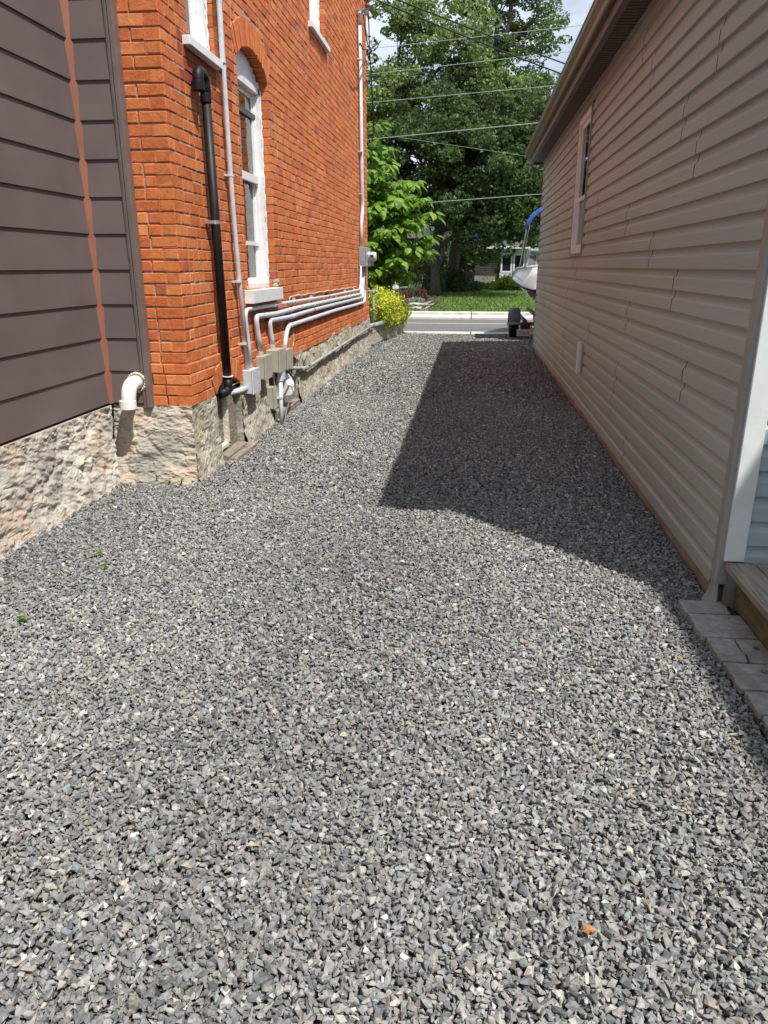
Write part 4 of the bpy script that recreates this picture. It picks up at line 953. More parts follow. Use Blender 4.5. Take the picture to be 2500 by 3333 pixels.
# fallen leaves, weeds
def dead_leaf(x, y, z, s, rz, label, tilt=0.35):
    out_ = [(0, -0.9), (0.12, -0.5), (0.42, -0.45), (0.5, -0.1), (0.38, 0.1), (0.55, 0.35), (0.25, 0.5), (0.0, 1.0), (-0.28, 0.52), (-0.5, 0.3), (-0.36, 0.05), (-0.52, -0.15), (-0.35, -0.45), (-0.1, -0.5)]
    b = B(); M3 = Matrix.Rotation(rz, 3, 'Z') @ Matrix.Rotation(tilt, 3, 'X')
    vs = [Vector((x, y, z)) + M3 @ Vector((u * s, v * s, s * (0.45 * abs(u) ** 1.3 - 0.15 * v * v + 0.08 * math.sin(u * 9 + v * 5)))) for u, v in out_]
    vs.append(Vector((x, y, z)) + M3 @ Vector((0, 0, -0.02 * s)))
    n = len(out_); b.add(vs, [(i, (i + 1) % n, n) for i in range(n)])
    o = b.build('dead_leaf', M['deadleaf'], None, fix=False); s_ = o.modifiers.new('solid', 'SOLIDIFY'); s_.thickness = 0.0008
    tag(o, label, 'leaf', 'dead leaves on the gravel')
for px, py, s, lab in [(1915, 3030, .022, 'curled tan dead leaf near the bottom right of the gravel'), (1682, 1732, .022, 'brown dead leaf at the sunlit edge of the house shadow'), (1755, 2062, .016, 'orange dead leaf in mid gravel left of the pavers'),
                       (1902, 1775, .02, 'brown dead leaf just inside the shadow edge'), (1875, 1587, .02, 'brown dead leaf deep in the shadow near the siding'), (2186, 2034, .012, 'orange dead leaf close to the second paver'),
                       (2215, 2143, .017, 'yellow dead leaf beside the small pavers'), (1713, 2091, .014, 'small orange dead leaf left of centre gravel')]:
    p = PG(px, py, 0.018); dead_leaf(p.x, p.y, 0.022, s, random.uniform(0, 6), lab)
for px, py, lab in [(2465, 1802, 'curled dead leaf on the porch deck against the wall'), (2490, 1806, 'flat dead leaf on the porch deck at the picture edge')]:
    p = PG(px, py, 0.243); dead_leaf(p.x, p.y, 0.250, .03, random.uniform(0, 6), lab, 0.1)
def weed(px, py, h, n, label, leafs=.016):
    p = PG(px, py, 0.0); p.y -= .07 if py < 1600 else 0; b = B()
    for i in range(n):
        a = random.uniform(0, 6.28); hh = h * random.uniform(.5, 1); tipx = p.x + math.cos(a) * hh * .45; tipy = p.y + math.sin(a) * hh * .45
        b.tube([(p.x, p.y, 0), ((p.x + tipx) / 2, (p.y + tipy) / 2, hh * .6), (tipx, tipy, hh)], .0012, 4)
        for k in range(6):
            u = .35 + .65 * k / 5; c = Vector((p.x + (tipx - p.x) * u, p.y + (tipy - p.y) * u, hh * u)); r = Matrix.Rotation(random.uniform(0, 6.28), 3, 'Z') @ Matrix.Rotation(random.uniform(-.9, .9), 3, 'X')
            l = leafs * random.uniform(.6, 1.1)
            b.add([c + r @ Vector(q) for q in ((0, 0, 0), (l * .45, l * .5, .003), (0, l * 1.2, 0), (-l * .45, l * .5, .003))], [(0, 1, 2, 3)])
    b.c = [(0.22, 0.36, 0.07)] * len(b.v)
    tag(b.build('weed', M['leaf'], None, fix=False), label, 'plant', 'weeds sprouting at the stone foot')
for a in [(482, 1560, .09, 7, 'leafy weed at the stone foot, left of the tuft pair'), (520, 1565, .10, 8, 'tallest weed at the stone foot below the brick corner'), (600, 1572, .08, 6, 'weed at the stone foot nearest the corner'), (362, 1585, .09, 7, 'weed in the inner corner of the two stone foundations'),
          (560, 1572, .05, 5, 'tiny weed between two taller weeds at the stone foot'), (342, 1848, .03, 6, 'flat green weed lying on the gravel lower left'), (75, 2025, .035, 5, 'small weed on the gravel at the left edge'), (326, 1808, .035, 3, 'pair of sprouts in the gravel above the flat weed'), (367, 1636, .035, 3, 'single sprout in the gravel left of the corner')]: weed(*a)

# ------------------------------------------------------------------ leaves and trees
def rand_rot(n, up=0.0):
    q = rng.normal(size=(n, 4)); q[:, 1:3] *= (1 - up); q /= np.linalg.norm(q, axis=1)[:, None]
    w_, x, y, z = q.T
    return np.stack([np.stack([1 - 2 * (y * y + z * z), 2 * (x * y - z * w_), 2 * (x * z + y * w_)], -1),
                     np.stack([2 * (x * y + z * w_), 1 - 2 * (x * x + z * z), 2 * (y * z - x * w_)], -1),
                     np.stack([2 * (x * z - y * w_), 2 * (y * z + x * w_), 1 - 2 * (x * x + y * y)], -1)], -2)
LEAFQ = (np.array([(0, -.5, 0), (.38, -.05, .10), (0, .6, -.05), (-.38, -.05, .10)]), np.array([[0, 1, 2, 3]]))
MAPLE = (np.array([(0, -.5, 0), (.30, -.30, .05), (.55, .05, .02), (.22, .12, .06), (0, .62, -.04), (-.22, .12, .06), (-.55, .05, .02), (-.30, -.30, .05)]), np.array([[0, 1, 2, 3], [0, 3, 4, 5], [0, 5, 6, 7]]))
def leaves(name, C, size, tmpl, cols, m, parent, up=0.3, jitter=0.25):
    tv, tf = tmpl; n = len(C); s = size * rng.uniform(0.7, 1.3, n); Rm = rand_rot(n, up)
    v = np.einsum('nij,nkj->nki', Rm, tv[None] * s[:, None, None]) + C[:, None, :]
    f = tf[None] + (np.arange(n) * len(tv))[:, None, None]
    cols = np.array(cols); c = cols[rng.integers(0, len(cols), n)] * rng.uniform(1 - jitter, 1 + jitter, (n, 1)) * (1.15 if m is M['leaf'] else 1)
    return np_mesh(name, v.reshape(-1, 3), f.reshape(-1, tf.shape[1]), m, np.repeat(c, len(tv), 0), parent)
def limb_path(a, c, wob, n=7):
    a, c = Vector(a), Vector(c); L = (c - a).length; ph = random.uniform(0, 9)
    return [a.lerp(c, k / n) + Vector((nz(ph, k * .5), nz(ph + 3, k * .5), 0.6 * nz(ph + 7, k * .5))) * wob * L * math.sin(math.pi * k / n) + Vector((0, 0, 0.10 * L * math.sin(math.pi * k / n))) for k in range(n + 1)]
def tree(name, label, base, trunk_top, tr, blobs, nclump, per, lsize, tmpl, cols, clump=0.55, up=0.3, group='tall trees across the road', lean=0.0, shell=0.5, droop=1.0):
    """tapered trunk, limbs reaching into every blob, twigs out to the leaf clumps"""
    base = Vector(base); t = empty(name, base, label, 'tree', group)
    tb = B(); top = Vector(trunk_top)
    tb.tube(limb_path(base - Vector((0, 0, .2)), top, 0.05), [tr * (1.35 if k == 0 else 1 - 0.09 * k) for k in range(8)], 12); 
    tb.build('trunk', M['bark'], t, smooth=True)
    vol = np.array([b_[3] * b_[4] * b_[5] for b_ in blobs]) ** 0.75; vol /= vol.sum()
    lb = B(); cents = []
    for bi, b_ in enumerate(blobs):
        c = Vector(b_[:3]); u = min(1, max(0.35, (c.z - b_[5] * .6 - base.z) / max(.1, (top.z - base.z)))); st = base.lerp(top, u)
        lp = limb_path(st, c + Vector((0, 0, b_[5] * .3)), 0.12); lb.tube(lp, [tr * .5 * (1 - .1 * k) for k in range(8)], 8)
        k = max(4, int(nclump * vol[bi]))
        for i in range(k):
            d = rng.normal(size=3); d /= np.linalg.norm(d); rr = rng.uniform(shell, 1.0) ** 0.6
            p = np.array(b_[:3]) + d * rr * np.array(b_[3:6]) * (1 + .22 * math.sin(3 * d[0] + 5 * d[2] + bi)); cents.append(p)
            if i % 3 == 0: 
                s_ = lp[random.randint(3, 7)]; lb.tube(limb_path(s_, Vector(p), .15, 5), [tr * .12, tr * .10, tr * .08, tr * .06, tr * .04, tr * .03], 5)
    lb.build('limb', M['bark'], t, smooth=True)
    cents = np.array(cents); n = len(cents) * per
    rs_ = rng.uniform(.5, 1.25, len(cents)) * clump
    off_ = rng.normal(size=(len(cents), per, 3)); off_ /= np.maximum(.6, np.linalg.norm(off_, axis=2, keepdims=True)); off_ *= rs_[:, None, None] * np.array([1, 1, .55 * droop])
    C = (cents[:, None, :] + off_).reshape(-1, 3)
    leaves('crown', C, lsize, tmpl, cols, M['leaf'], t, up)
    return t
dk = [(0.046, 0.074, 0.024), (0.062, 0.100, 0.032), (0.090, 0.130, 0.046), (0.050, 0.080, 0.034)]
md = [(0.09, 0.150, 0.036), (0.115, 0.182, 0.048), (0.145, 0.21, 0.062), (0.072, 0.125, 0.035)]
lt = [(0.19, 0.26, 0.075), (0.23, 0.30, 0.095), (0.15, 0.22, 0.065), (0.28, 0.34, 0.14)]
lz = lambda y: 0.06 + lawn_h(y)
# blobs: x, y, z, rx, ry, rz
tree('maple_tree', 'dark green maple with low spreading crown at the centre of the far lawn', (-1.85, 39, lz(39)), (-1.6, 39.2, 6.0), .24,
     [(-3.2, 39, 6.2, 2.6, 2.6, 2.3), (0.4, 38.5, 6.0, 2.9, 2.6, 2.5), (2.6, 39, 5.4, 2.0, 2.4, 2.2), (-1.4, 40, 8.0, 3.0, 2.6, 1.6), (1.7, 40, 8.0, 2.4, 2.2, 1.4), (2.2, 38, 3.9, 1.6, 2.0, 1.2), (0.7, 38, 3.2, 1.1, 1.5, 1.3), (-0.3, 38, 4.2, 1.7, 1.8, 1.0), (-5.3, 39.5, 5.6, 1.8, 2, 2.2)],
     520, 120, .155, MAPLE, dk + md[:2], clump=.62, up=.35)
tree('maple_tree', 'big tree with dark trunk right behind the central maple', (-1.36, 44, lz(44)), (-0.2, 44, 8.0), .34,
     [(1.5, 45, 9.0, 3.2, 2.6, 2.6), (-1.8, 45, 9.6, 2.6, 2.4, 2.2), (3.6, 45, 7.4, 2.4, 2.2, 2.6), (0.8, 44, 5.6, 2.6, 2.0, 2.2), (4.5, 46, 4.6, 1.5, 1.6, 1.5)],
     330, 110, .16, MAPLE, dk, clump=.7, up=.3)
tree('locust_tree', 'tallest feathery bright green tree, its top against the sky on the right', (-2.9, 50, lz(50)), (1.0, 50, 13.0), .36,
     [(3.0, 50, 11.0, 1.9, 2.4, 1.9), (3.1, 50, 14.6, 1.6, 2.4, 1.9), (1.6, 51, 13.2, 2.2, 2.4, 2.2), (0.6, 51, 16.6, 2.4, 2.4, 2.2), (2.2, 50, 17.6, 1.9, 2.4, 1.8), (0.4, 51, 11.6, 2.0, 2.2, 2.0), (-1.4, 51, 18.0, 2.2, 2.2, 2.2)],
     300, 100, .15, LEAFQ, md + [(0.13, 0.24, 0.045)], clump=.66, up=.5, droop=.8, shell=.35)
tree('silver_maple_tree', 'pale lime green tree with thin crown at the top left beside the brick wall', (-4.4, 47, lz(47)), (-3.9, 46, 9.0), .22,
     [(-5.2, 45, 10.5, 1.6, 1.8, 2.0), (-3.2, 45, 13.3, 1.8, 2.0, 2.0), (-1.0, 44.5, 12.2, 1.8, 1.8, 2.0), (-4.6, 46, 15.0, 1.7, 1.8, 1.8), (-3.9, 44, 10.2, 1.5, 1.5, 1.5), (0.8, 44, 10.4, 1.7, 1.5, 1.2), (-1.6, 44, 9.3, 1.8, 1.5, 1.2)],
     250, 95, .15, MAPLE, lt + [md[2]], clump=.62, up=.4, shell=.3)
tree('maple_tree', 'shaded tree at the left, half hidden by the brick wall', (-8.6, 46, lz(46)), (-8.0, 46, 7), .3, [(-7.6, 46, 6.5, 2.6, 2.4, 3.0), (-7.4, 47, 11, 2.4, 2.4, 2.6)], 120, 110, .17, MAPLE, dk + md, clump=.7)
tree('maple_tree', 'tree far right, showing between the gutter and the siding corner', (8.6, 66, lz(60)), (8.0, 66, 8), .32, [(8.4, 66, 9.5, 3.0, 2.4, 3.2), (8.0, 66, 6.2, 2.4, 2.0, 2), (11.5, 66, 9, 3.2, 2.4, 3)], 150, 110, .17, MAPLE, dk + md, clump=.7)
# dark trunk of another tree left of the rail fence
tree('maple_tree', 'thick trunked shade tree behind the garden rabbit', (-3.6, 42, lz(42)), (-4.0, 42, 6.5), .36, [(-5.6, 42.5, 6.6, 2.2, 2.2, 2.0), (-3.8, 43, 4.8, 1.4, 1.4, 1.2)], 110, 110, .16, MAPLE, dk, clump=.7)
# far wood closing the view
for i, (x, y, rx, hz) in enumerate([(-16, 95, 8, 9), (-3, 105, 9, 10), (12, 100, 9, 9), (24, 92, 8, 10)]):
    tree('background_tree', ['dim tree mass behind the houses, far left', 'dim tree mass behind the wooden fence', 'dim tree mass behind the pale house', 'dim tree mass far right behind the houses'][i], (x, y, .4), (x, y, 5), .4,
         [(x, y, hz * .55, rx, 4, hz * .45), (x + 3, y, hz * .8, rx * .6, 3, hz * .35)], 130, 60, .42, LEAFQ, dk + md, clump=1.5, group='background trees behind the houses')

def shrub(name, label, blobs, n, lsize, tmpl, cols, up=.3, stems=None, group=None, m='leaf', cat='shrub', shell=.55):
    c0 = blobs[0]; t = empty(name, (c0[0], c0[1], max(0, c0[2] - c0[5])), label, cat, group)
    vol = np.array([b_[3] * b_[5] for b_ in blobs]); vol = vol / vol.sum(); Cs = []
    for bi, b_ in enumerate(blobs):
        k = int(n * vol[bi]); d = rng.normal(size=(k, 3)); d /= np.linalg.norm(d, axis=1)[:, None]
        bumpy = 1 + .15 * np.sin(6 * d[:, 0] + bi) * np.cos(5 * d[:, 2]) + .12 * np.sin(14 * d[:, 1] + 11 * d[:, 2]) + .10 * np.sin(23 * d[:, 0] + 19 * d[:, 2]) + rng.exponential(.05, k)
        Cs.append(np.array(b_[:3]) + d * (rng.uniform(shell, 1.0, (k, 1)) ** .7) * bumpy[:, None] * np.array(b_[3:6]))
    C = np.concatenate(Cs); C = C[C[:, 2] > 0.02]
    leaves('foliage', C, lsize, tmpl, cols, M[m], t, up)
    sb_ = B()
    for b_ in blobs:
        for k in range(4):
            a = Vector((b_[0] + random.uniform(-.1, .1) * b_[3], b_[1], max(0.0, b_[2] - b_[5] * 1.2))); c = Vector(b_[:3]) + Vector((random.uniform(-.5, .5) * b_[3], random.uniform(-.5, .5) * b_[4], b_[5] * .5)); sb_.tube(limb_path(a, c, .1, 4), [.012 + .01 * b_[3]] * 5, 5)
    sb_.build('stem', M['bark'], t, smooth=True)
    return t
gold = [(0.26, 0.38, 0.05), (0.20, 0.32, 0.05), (0.52, 0.56, 0.06), (0.56, 0.60, 0.05), (0.74, 0.68, 0.10), (0.36, 0.46, 0.05), (0.68, 0.54, 0.09)]
shrub('golden_shrub', 'bright yellow shrub spilling over the timber planter', [(-2.02, 17.0, .72, .36, .55, .40), (-1.98, 17.8, .66, .38, .6, .36), (-1.90, 18.6, .58, .34, .6, .33), (-1.80, 19.2, .46, .24, .4, .26), (-2.12, 16.6, .80, .24, .4, .25), (-1.86, 18.0, .46, .18, .9, .16)], 15000, .048, LEAFQ, gold, up=.5)
# broad leaved tree by the brick corner
HEART = (np.array([(0, 0, 0), (.20, -.10, -.01), (.42, .08, -.05), (.44, .38, -.08), (.26, .72, -.10), (0, 1.08, -.20), (-.26, .72, -.10), (-.44, .38, -.08), (-.42, .08, -.05), (-.20, -.10, -.01), (0, .40, .05), (0, .75, .0)]),
         np.array([[0, 1, 2, 10], [10, 2, 3, 10], [10, 3, 4, 11], [11, 4, 5, 11], [11, 5, 6, 11], [10, 11, 6, 7], [10, 7, 8, 10], [0, 10, 8, 9]]))
def big_leaf_tree():
    t = empty('catalpa_tree', (-3.1, 18.6, 0), 'bright green tree with large heart shaped leaves beside the brick corner', 'tree')
    tb = B(); tb.tube(limb_path((-3.1, 18.7, -.1), (-2.7, 18.6, 2.2), .06), [.075, .07, .065, .06, .055, .05, .045, .04], 10); tb.build('trunk', M['bark'], t, smooth=True)
    lb = B(); sprays = []
    ends = [(-2.25, 18.0, 4.55), (-2.45, 18.1, 4.1), (-1.95, 18.0, 3.75), (-2.3, 17.7, 3.6), (-1.45, 18.1, 3.4), (-1.2, 18.0, 3.05), (-0.95, 18.1, 2.75), (-1.7, 17.7, 3.05), (-2.2, 17.6, 2.9), (-1.35, 17.7, 2.55), (-1.05, 18.0, 2.25), (-1.9, 17.5, 2.4), (-1.4, 17.8, 2.05), (-2.3, 17.5, 2.1), (-1.75, 17.7, 1.75), (-1.15, 18.2, 1.95), (-2.2, 17.6, 1.55), (-1.6, 18.2, 1.45), (-2.7, 17.8, 3.3), (-2.8, 17.8, 2.4), (-2.0, 18.4, 4.15), (-1.75, 18.5, 3.45), (-2.5, 18.3, 2.9), (-1.6, 18.5, 2.7), (-2.4, 18.2, 1.3), (-1.9, 18.4, 2.2)]
    V, Fq, Cc = [], [], []; tv, tf = HEART; off2 = 0
    tf3 = []
    for q in tf:
        q = list(dict.fromkeys(q.tolist()))
        tf3.append(q[:3]); 
        if len(q) == 4: tf3.append([q[0], q[2], q[3]])
    tf3 = np.array(tf3)
    for e in ends:
        e = Vector(e); st = Vector((-2.75, 18.6, min(2.2, max(.8, e.z - 1.0)))); lp = limb_path(st, e, .1, 8); lb.tube(lp, [.03 - .0028 * k for k in range(9)], 6)
        for k in range(88):
            u = rng.uniform(.35, 1.03); i = min(7, int(u * 8)); p = lp[i].lerp(lp[i + 1], u * 8 - i if i < 7 else 1)
            ang = rng.uniform(0, 2 * math.pi); el = rng.uniform(-.65, .25); sz = .085 + .16 * rng.beta(1.6, 1.6)
            # stalk outwards, blade hanging and facing up and outward
            dirv = Vector((math.cos(ang) * math.cos(el), math.sin(ang) * math.cos(el), math.sin(el)))
            p2 = p + dirv * rng.uniform(.08, .26)
            yv = (dirv + Vector((0, 0, -.45))).normalized(); zv = Vector((0.18, -0.22, 1)).normalized() + Vector(rng.normal(size=3)) * .22; xv = yv.cross(zv).normalized(); zv = xv.cross(yv)
            Rm = np.array([[xv.x, yv.x, zv.x], [xv.y, yv.y, zv.y], [xv.z, yv.z, zv.z]])
            v = (tv * sz) @ Rm.T + np.array(p2); V.append(v); Fq.append(tf3 + off2); off2 += len(tv)
            base = np.array([(0.155, 0.30, 0.030), (0.20, 0.36, 0.040), (0.12, 0.25, 0.028), (0.25, 0.40, 0.055)])[rng.integers(0, 4)]; Cc.append(np.repeat([base * rng.uniform(.85, 1.15)], len(tv), 0))
    lb.build('limb', M['bark'], t, smooth=True)
    np_mesh('foliage', np.concatenate(V), np.concatenate(Fq), M['bigleaf'], np.concatenate(Cc), t)
big_leaf_tree()

# ------------------------------------------------------------------ planter, stand pipe
pl = empty('timber_planter', (-1.9, 17.6, 0), 'raised bed edged with weathered timber blocks at the end of the brick wall', 'planter')
rs_ = random.Random(4)
A0, A1 = Vector((-2.10, 15.85, 0)), Vector((-1.69, 19.42, 0)); dirp = (A1 - A0).normalized(); ang = math.atan2(dirp.y, dirp.x); rm = Matrix.Rotation(ang, 3, 'Z')
L = (A1 - A0).length
for row in range(3):
    b = B(); u = 0.0
    while u < L - .02:
        w_ = rs_.uniform(.42, .62); w_ = min(w_, L - u)
        c = A0 + dirp * (u + w_ / 2) + Vector((0, 0, .058 + row * .115)) + rm @ Vector((0, .06 + rs_.uniform(-.004, .004), 0))
        if not (row == 2 and u > 2.9): b.obox(c, w_ - .008, .12, .110, rm)
        u += w_
    b.build('timber_course', M['timber'], pl, bevel=0.006)
b = B(); b.box(-2.6, -2.235, 15.83, 15.95, 0, .345); b.build('end_timber', M['timber'], pl, bevel=0.006)
b = B(); b.prism([(-2.9, 15.96), (-2.25, 15.96), (-1.83, 19.4), (-2.9, 19.4)], 0.0, .29, 'z'); b.build('soil', M['soil'], pl)
t = empty('stand_pipe', (-2.09, 16.3, .3), 'upright grey plastic pipe with a tee on top beside the yellow shrub', 'pipe')
b = B(); b.tube([(-2.085, 16.2, .33), (-2.08, 16.2, 1.07)], .024, 12); b.build('pipe', M['pvc_dull'], t, smooth=True)
b = B(); b.tube([(-2.32, 16.2, 1.09), (-2.02, 16.2, 1.09)], .026, 12); b.tube([(-2.08, 16.2, 1.03), (-2.08, 16.2, 1.09)], .031, 12); b.tube([(-2.05, 16.2, 1.09), (-2.0, 16.2, 1.085)], .033, 12); b.build('tee', M['pvc_dull'], t, smooth=True)
b = B(); b.tube([(-2.082, 16.2, .70), (-2.082, 16.2, .72)], .027, 12); b.tube([(-2.082, 16.2, .99), (-2.082, 16.2, 1.0)], .027, 12); each(b, 'joint', M['wire_black'], t)
t = empty('downspout_extension', (-2.0, 16.2, .36), 'short dark grey drain pipe lying on the planter corner', 'pipe')
b = B(); b.tube([(-2.14, 15.95, .385), (-2.02, 16.35, .40), (-1.93, 16.6, .42)], .05, 14); b.build('pipe', M['steel_grey'], t, smooth=True)

# ------------------------------------------------------------------ boat on its trailer, behind the house corner
boat = empty('motor_boat', (2.15, 20.5, .4), 'white motor boat with blue canvas top parked behind the house corner', 'boat')
BCX = 2.02
def hull_section(u):   # u 0 at stern .. 1 at bow ; returns keel z, chine (x,z), rail (x,z), deck (x,z)
    hb = 1.10 * (.62 + .38 * math.sqrt(min(1, u / .24))) * (1 - max(0, u - .36) ** 2 * 2.42)
    hb = max(hb, .03); kz = .50 + .75 * max(0, u - .55) ** 1.6 * 1.6; rz = 1.10 + .20 * min(1, u / .24) + .18 * max(0, u - .24)
    cz = rz - .20 + .10 * u; cx = hb * (.86 - .30 * u)
    return kz, (cx, cz), (hb, rz), (hb * .93, max(1.58, rz + .2)), hb
hs = B(); nb = B(); tp = B(); NU = 26; bottom, band, topv, rail = [], [], [], []
for i in range(NU + 1):
    u = i / NU; y = 17.0 + 4.3 * u; kz, (cx, cz), (rx, rz), (dx, dz), hb = hull_section(u)
    half = [(0, kz), (cx * .5, kz + (cz - kz) * .42), (cx, cz), (cx * 1.04, cz + .03)]
    bottom.append([(BCX - x, y, z) for x, z in reversed(half)] + [(BCX + x, y, z) for x, z in half[1:]])
    band.append([(cx * 1.04, cz + .03, y), (cx * .35 + rx * .65, cz + (rz - cz) * .6, y), (rx, rz - .01, y)])
    topv.append([(rx + .012, rz + .005, y), (rx * 1.0, rz + .10, y), (dx * .99, rz + .22, y), (dx * .90, dz - .02, y), (dx * .78, dz, y), (dx * .3, dz + .02, y)]); rail.append([(rx + .015, rz, y)])
def loft(rows, b):
    n = len(rows[0]); vs = [p for r_ in rows for p in r_]; b.add(vs, [(i * n + j, i * n + j + 1, (i + 1) * n + j + 1, (i + 1) * n + j) for i in range(len(rows) - 1) for j in range(n - 1)])
loft(bottom, hs); hs.add(bottom[0], [tuple(range(7))])
hull = hs.build('hull', M['gel'], boat, smooth=True)
for sgn in (-1, 1):
    loft([[(BCX + sgn * x, y, z) for x, z, y in r_] for r_ in band], nb); loft([[(BCX + sgn * x, y, z) for x, z, y in r_] for r_ in topv], tp)
def transom(b, rows):
    r_ = rows[0]; vs = [(BCX - x, y, z) for x, z, y in r_] + [(BCX + x, y, z) for x, z, y in reversed(r_)]; b.add(vs, [tuple(range(len(vs)))])
transom(nb, band); transom(tp, topv)
nb.build('navy_band', M['navy'], boat, smooth=True); tp.build('topsides', M['gel'], boat, smooth=True)
b = B(); 
for sgn in (-1, 1): b.tube([(BCX + sgn * r_[0][0], r_[0][2], r_[0][1]) for r_ in rail], .022, 8)
b.tube([(BCX - rail[0][0][0], 16.99, rail[0][0][1]), (BCX + rail[0][0][0], 16.99, rail[0][0][1])], .022, 8)
b.build('rub_rail', M['wire_black'], boat, smooth=True)
b = B()
for sgn in (-1, 1):
    for k, (uy, uz) in enumerate([(.12, .13), (.2, .12)]):
        i = int(uy * NU); x_, z_, y_ = topv[i][1]; b.tube([(BCX + sgn * (x_ + .03), y_ - .07, z_ + .03), (BCX + sgn * (x_ + .03), y_ + .07, z_ + .03)], .012, 6)
each(b, 'cleat', M['alu'], boat, smooth=True)
# windshield
b = B(); g_ = B(); ws = [(-.86, 17.75), (-.78, 18.5), (-.45, 18.9), (.45, 18.9), (.78, 18.5), (.86, 17.75)]; zb, zt = 1.57, 1.95
lo_ = [(BCX + x, y, zb) for x, y in ws]; hi_ = [(BCX + x * .93, y - .18 * (1 if 0 < i < 5 else .2), zt) for i, (x, y) in enumerate(ws)]
b.tube(smooth_path([lo_[0]] + hi_ + [lo_[5]], .15, 4), .022, 8); 
for a, c in zip(lo_, hi_): b.tube([a, c], .016, 6)
fw = b.build('windshield', M['alu'], boat, smooth=True)
for i in range(5): g_.add([lo_[i], lo_[i + 1], hi_[i + 1], hi_[i]], [(0, 1, 2, 3)])
g_.build('glass', M['glass'], fw, fix=False)
# canvas top and its frame
b = B(); mountY, mX = 17.9, .95
def bow(y_top, z_top, half, yb=None): 
    yb = yb or mountY
    return smooth_path([(BCX - mX, yb, 1.60), (BCX - half, y_top, z_top - .16), (BCX - half * .7, y_top, z_top), (BCX + half * .7, y_top, z_top), (BCX + half, y_top, z_top - .16), (BCX + mX, yb, 1.60)], .2, 6)
b.tube(bow(16.75, 2.70, .86, 17.9), .015, 8); b.tube(bow(17.3, 2.80, .84, 18.0), .015, 8); b.tube(bow(17.85, 2.78, .84, 18.1), .015, 8)
b.build('canopy_frame', M['alu'], boat, smooth=True)
b = B(); b.tube([(BCX - .99, 17.25, 1.58), (BCX - .89, 16.75, 2.45)], .010, 6); b.build('canopy_strap', M['wire_black'], boat)
b = B(); rows = []
for y, dz0 in [(16.70, .10), (16.78, .04), (17.0, .05), (17.25, 0), (17.35, 0), (17.6, .04), (17.85, .02), (17.92, .06)]:
    rows.append([(BCX + x, y, 2.88 - dz - dz0) for x, dz in [(-.93, .46), (-.90, .38), (-.83, .25), (-.72, .14), (-.55, .05), (-.3, .01), (0, 0), (.3, .01), (.55, .05), (.72, .14), (.83, .25), (.90, .38), (.93, .46)]])
loft(rows, b); o = b.build('canopy', M['canvas'], boat, smooth=True); o.modifiers.new('solid', 'SOLIDIFY').thickness = .012
trailer = empty('boat_trailer', (2.04, 19.5, 0), 'boat trailer with grey fender, red tail lamp and licence plate', 'trailer')
def lathe_x(b, cx, cy, cz, prof, n=28):   # prof: (x offset, radius)
    vs = []; m_ = len(prof)
    for k in range(n):
        a = 2 * math.pi * k / n; vs += [(cx + x, cy + r * math.cos(a), cz + r * math.sin(a)) for x, r in prof]
    b.add(vs, [(k * m_ + j, k * m_ + j + 1, ((k + 1) % n) * m_ + j + 1, ((k + 1) % n) * m_ + j) for k in range(n) for j in range(m_ - 1)])
for sgn in (-1, 1):
    wx = 2.04 + sgn * 1.03; wy, wz = 18.25, .29
    b = B(); lathe_x(b, wx, wy, wz, [(-.10, .18), (-.105, .24), (-.085, .29), (-.045, .30), (-.041, .290), (-.035, .30), (-.005, .30), (0, .290), (.005, .30), (.035, .30), (.041, .290), (.045, .30), (.085, .29), (.105, .24), (.10, .18)], 36); ty = b.build('wheel', M['rubber'], trailer, smooth=True)
    b = B(); lathe_x(b, wx, wy, wz, [(-.06, .0), (-.06, .14), (-.09, .185), (.09, .185), (.06, .14), (.06, .0)], 24); b.build('rim', M['alu'], ty, smooth=True)
    b = B(); rows = []
    for k in range(15):
        a = math.pi * (-.02 + 1.04 * k / 14); r = .355
        rows.append([(wx + dx, wy + math.cos(a) * (r - dr), wz + .02 + math.sin(a) * (r - dr)) for dx, dr in ((-.135, .05), (-.13, .01), (-.09, 0), (.09, 0), (.13, .01), (.135, .05))])
    loft(rows, b); o = b.build('fender', M['fender'], trailer, smooth=True); o.modifiers.new('solid', 'SOLIDIFY').thickness = .014
    b = B(); b.box(wx - .16, wx + .16, wy - .45, wy - .37, .315, .36); b.build('fender_lip', M['steel_grey'], trailer, bevel=.008)
b = B()
for sgn in (-1, 1): b.box(2.04 + sgn * .78 - .03, 2.04 + sgn * .78 + .03, 17.8, 23.0, .33, .41)
b.box(1.16, 2.92, 17.802, 17.87, .29, .37); b.box(1.0, 3.08, 18.22, 18.28, .26, .32); b.box(2.13, 2.21, 22.9, 25.2, .34, .42)
for sgn in (-1, 1): b.obox((2.04 + sgn * .55, 19.4, .52), .08, 2.4, .06); b.tube([(2.04 + sgn * .55, 18.5, .4), (2.04 + sgn * .55, 18.5, .5)], .02, 6)
b.build('chassis', M['chassis'], trailer, bevel=.004)
for sgn in (-1, 1): 
    b = B(); x = 2.04 + sgn * .79; b.box(x - .115, x + .115, 17.755, 17.80, .215, .355); b.build('tail_lamp', M['red'], trailer, bevel=.006)
pl_ = B(); pl_.box(1.055, 1.37, 17.72, 17.728, .062, .212); plate = pl_.build('licence_plate', M['plate'], trailer, bevel=.004)
b = B(); b.box(1.16, 1.28, 17.73, 17.754, .10, .30); b.build('plate_bracket', M['chassis'], trailer)
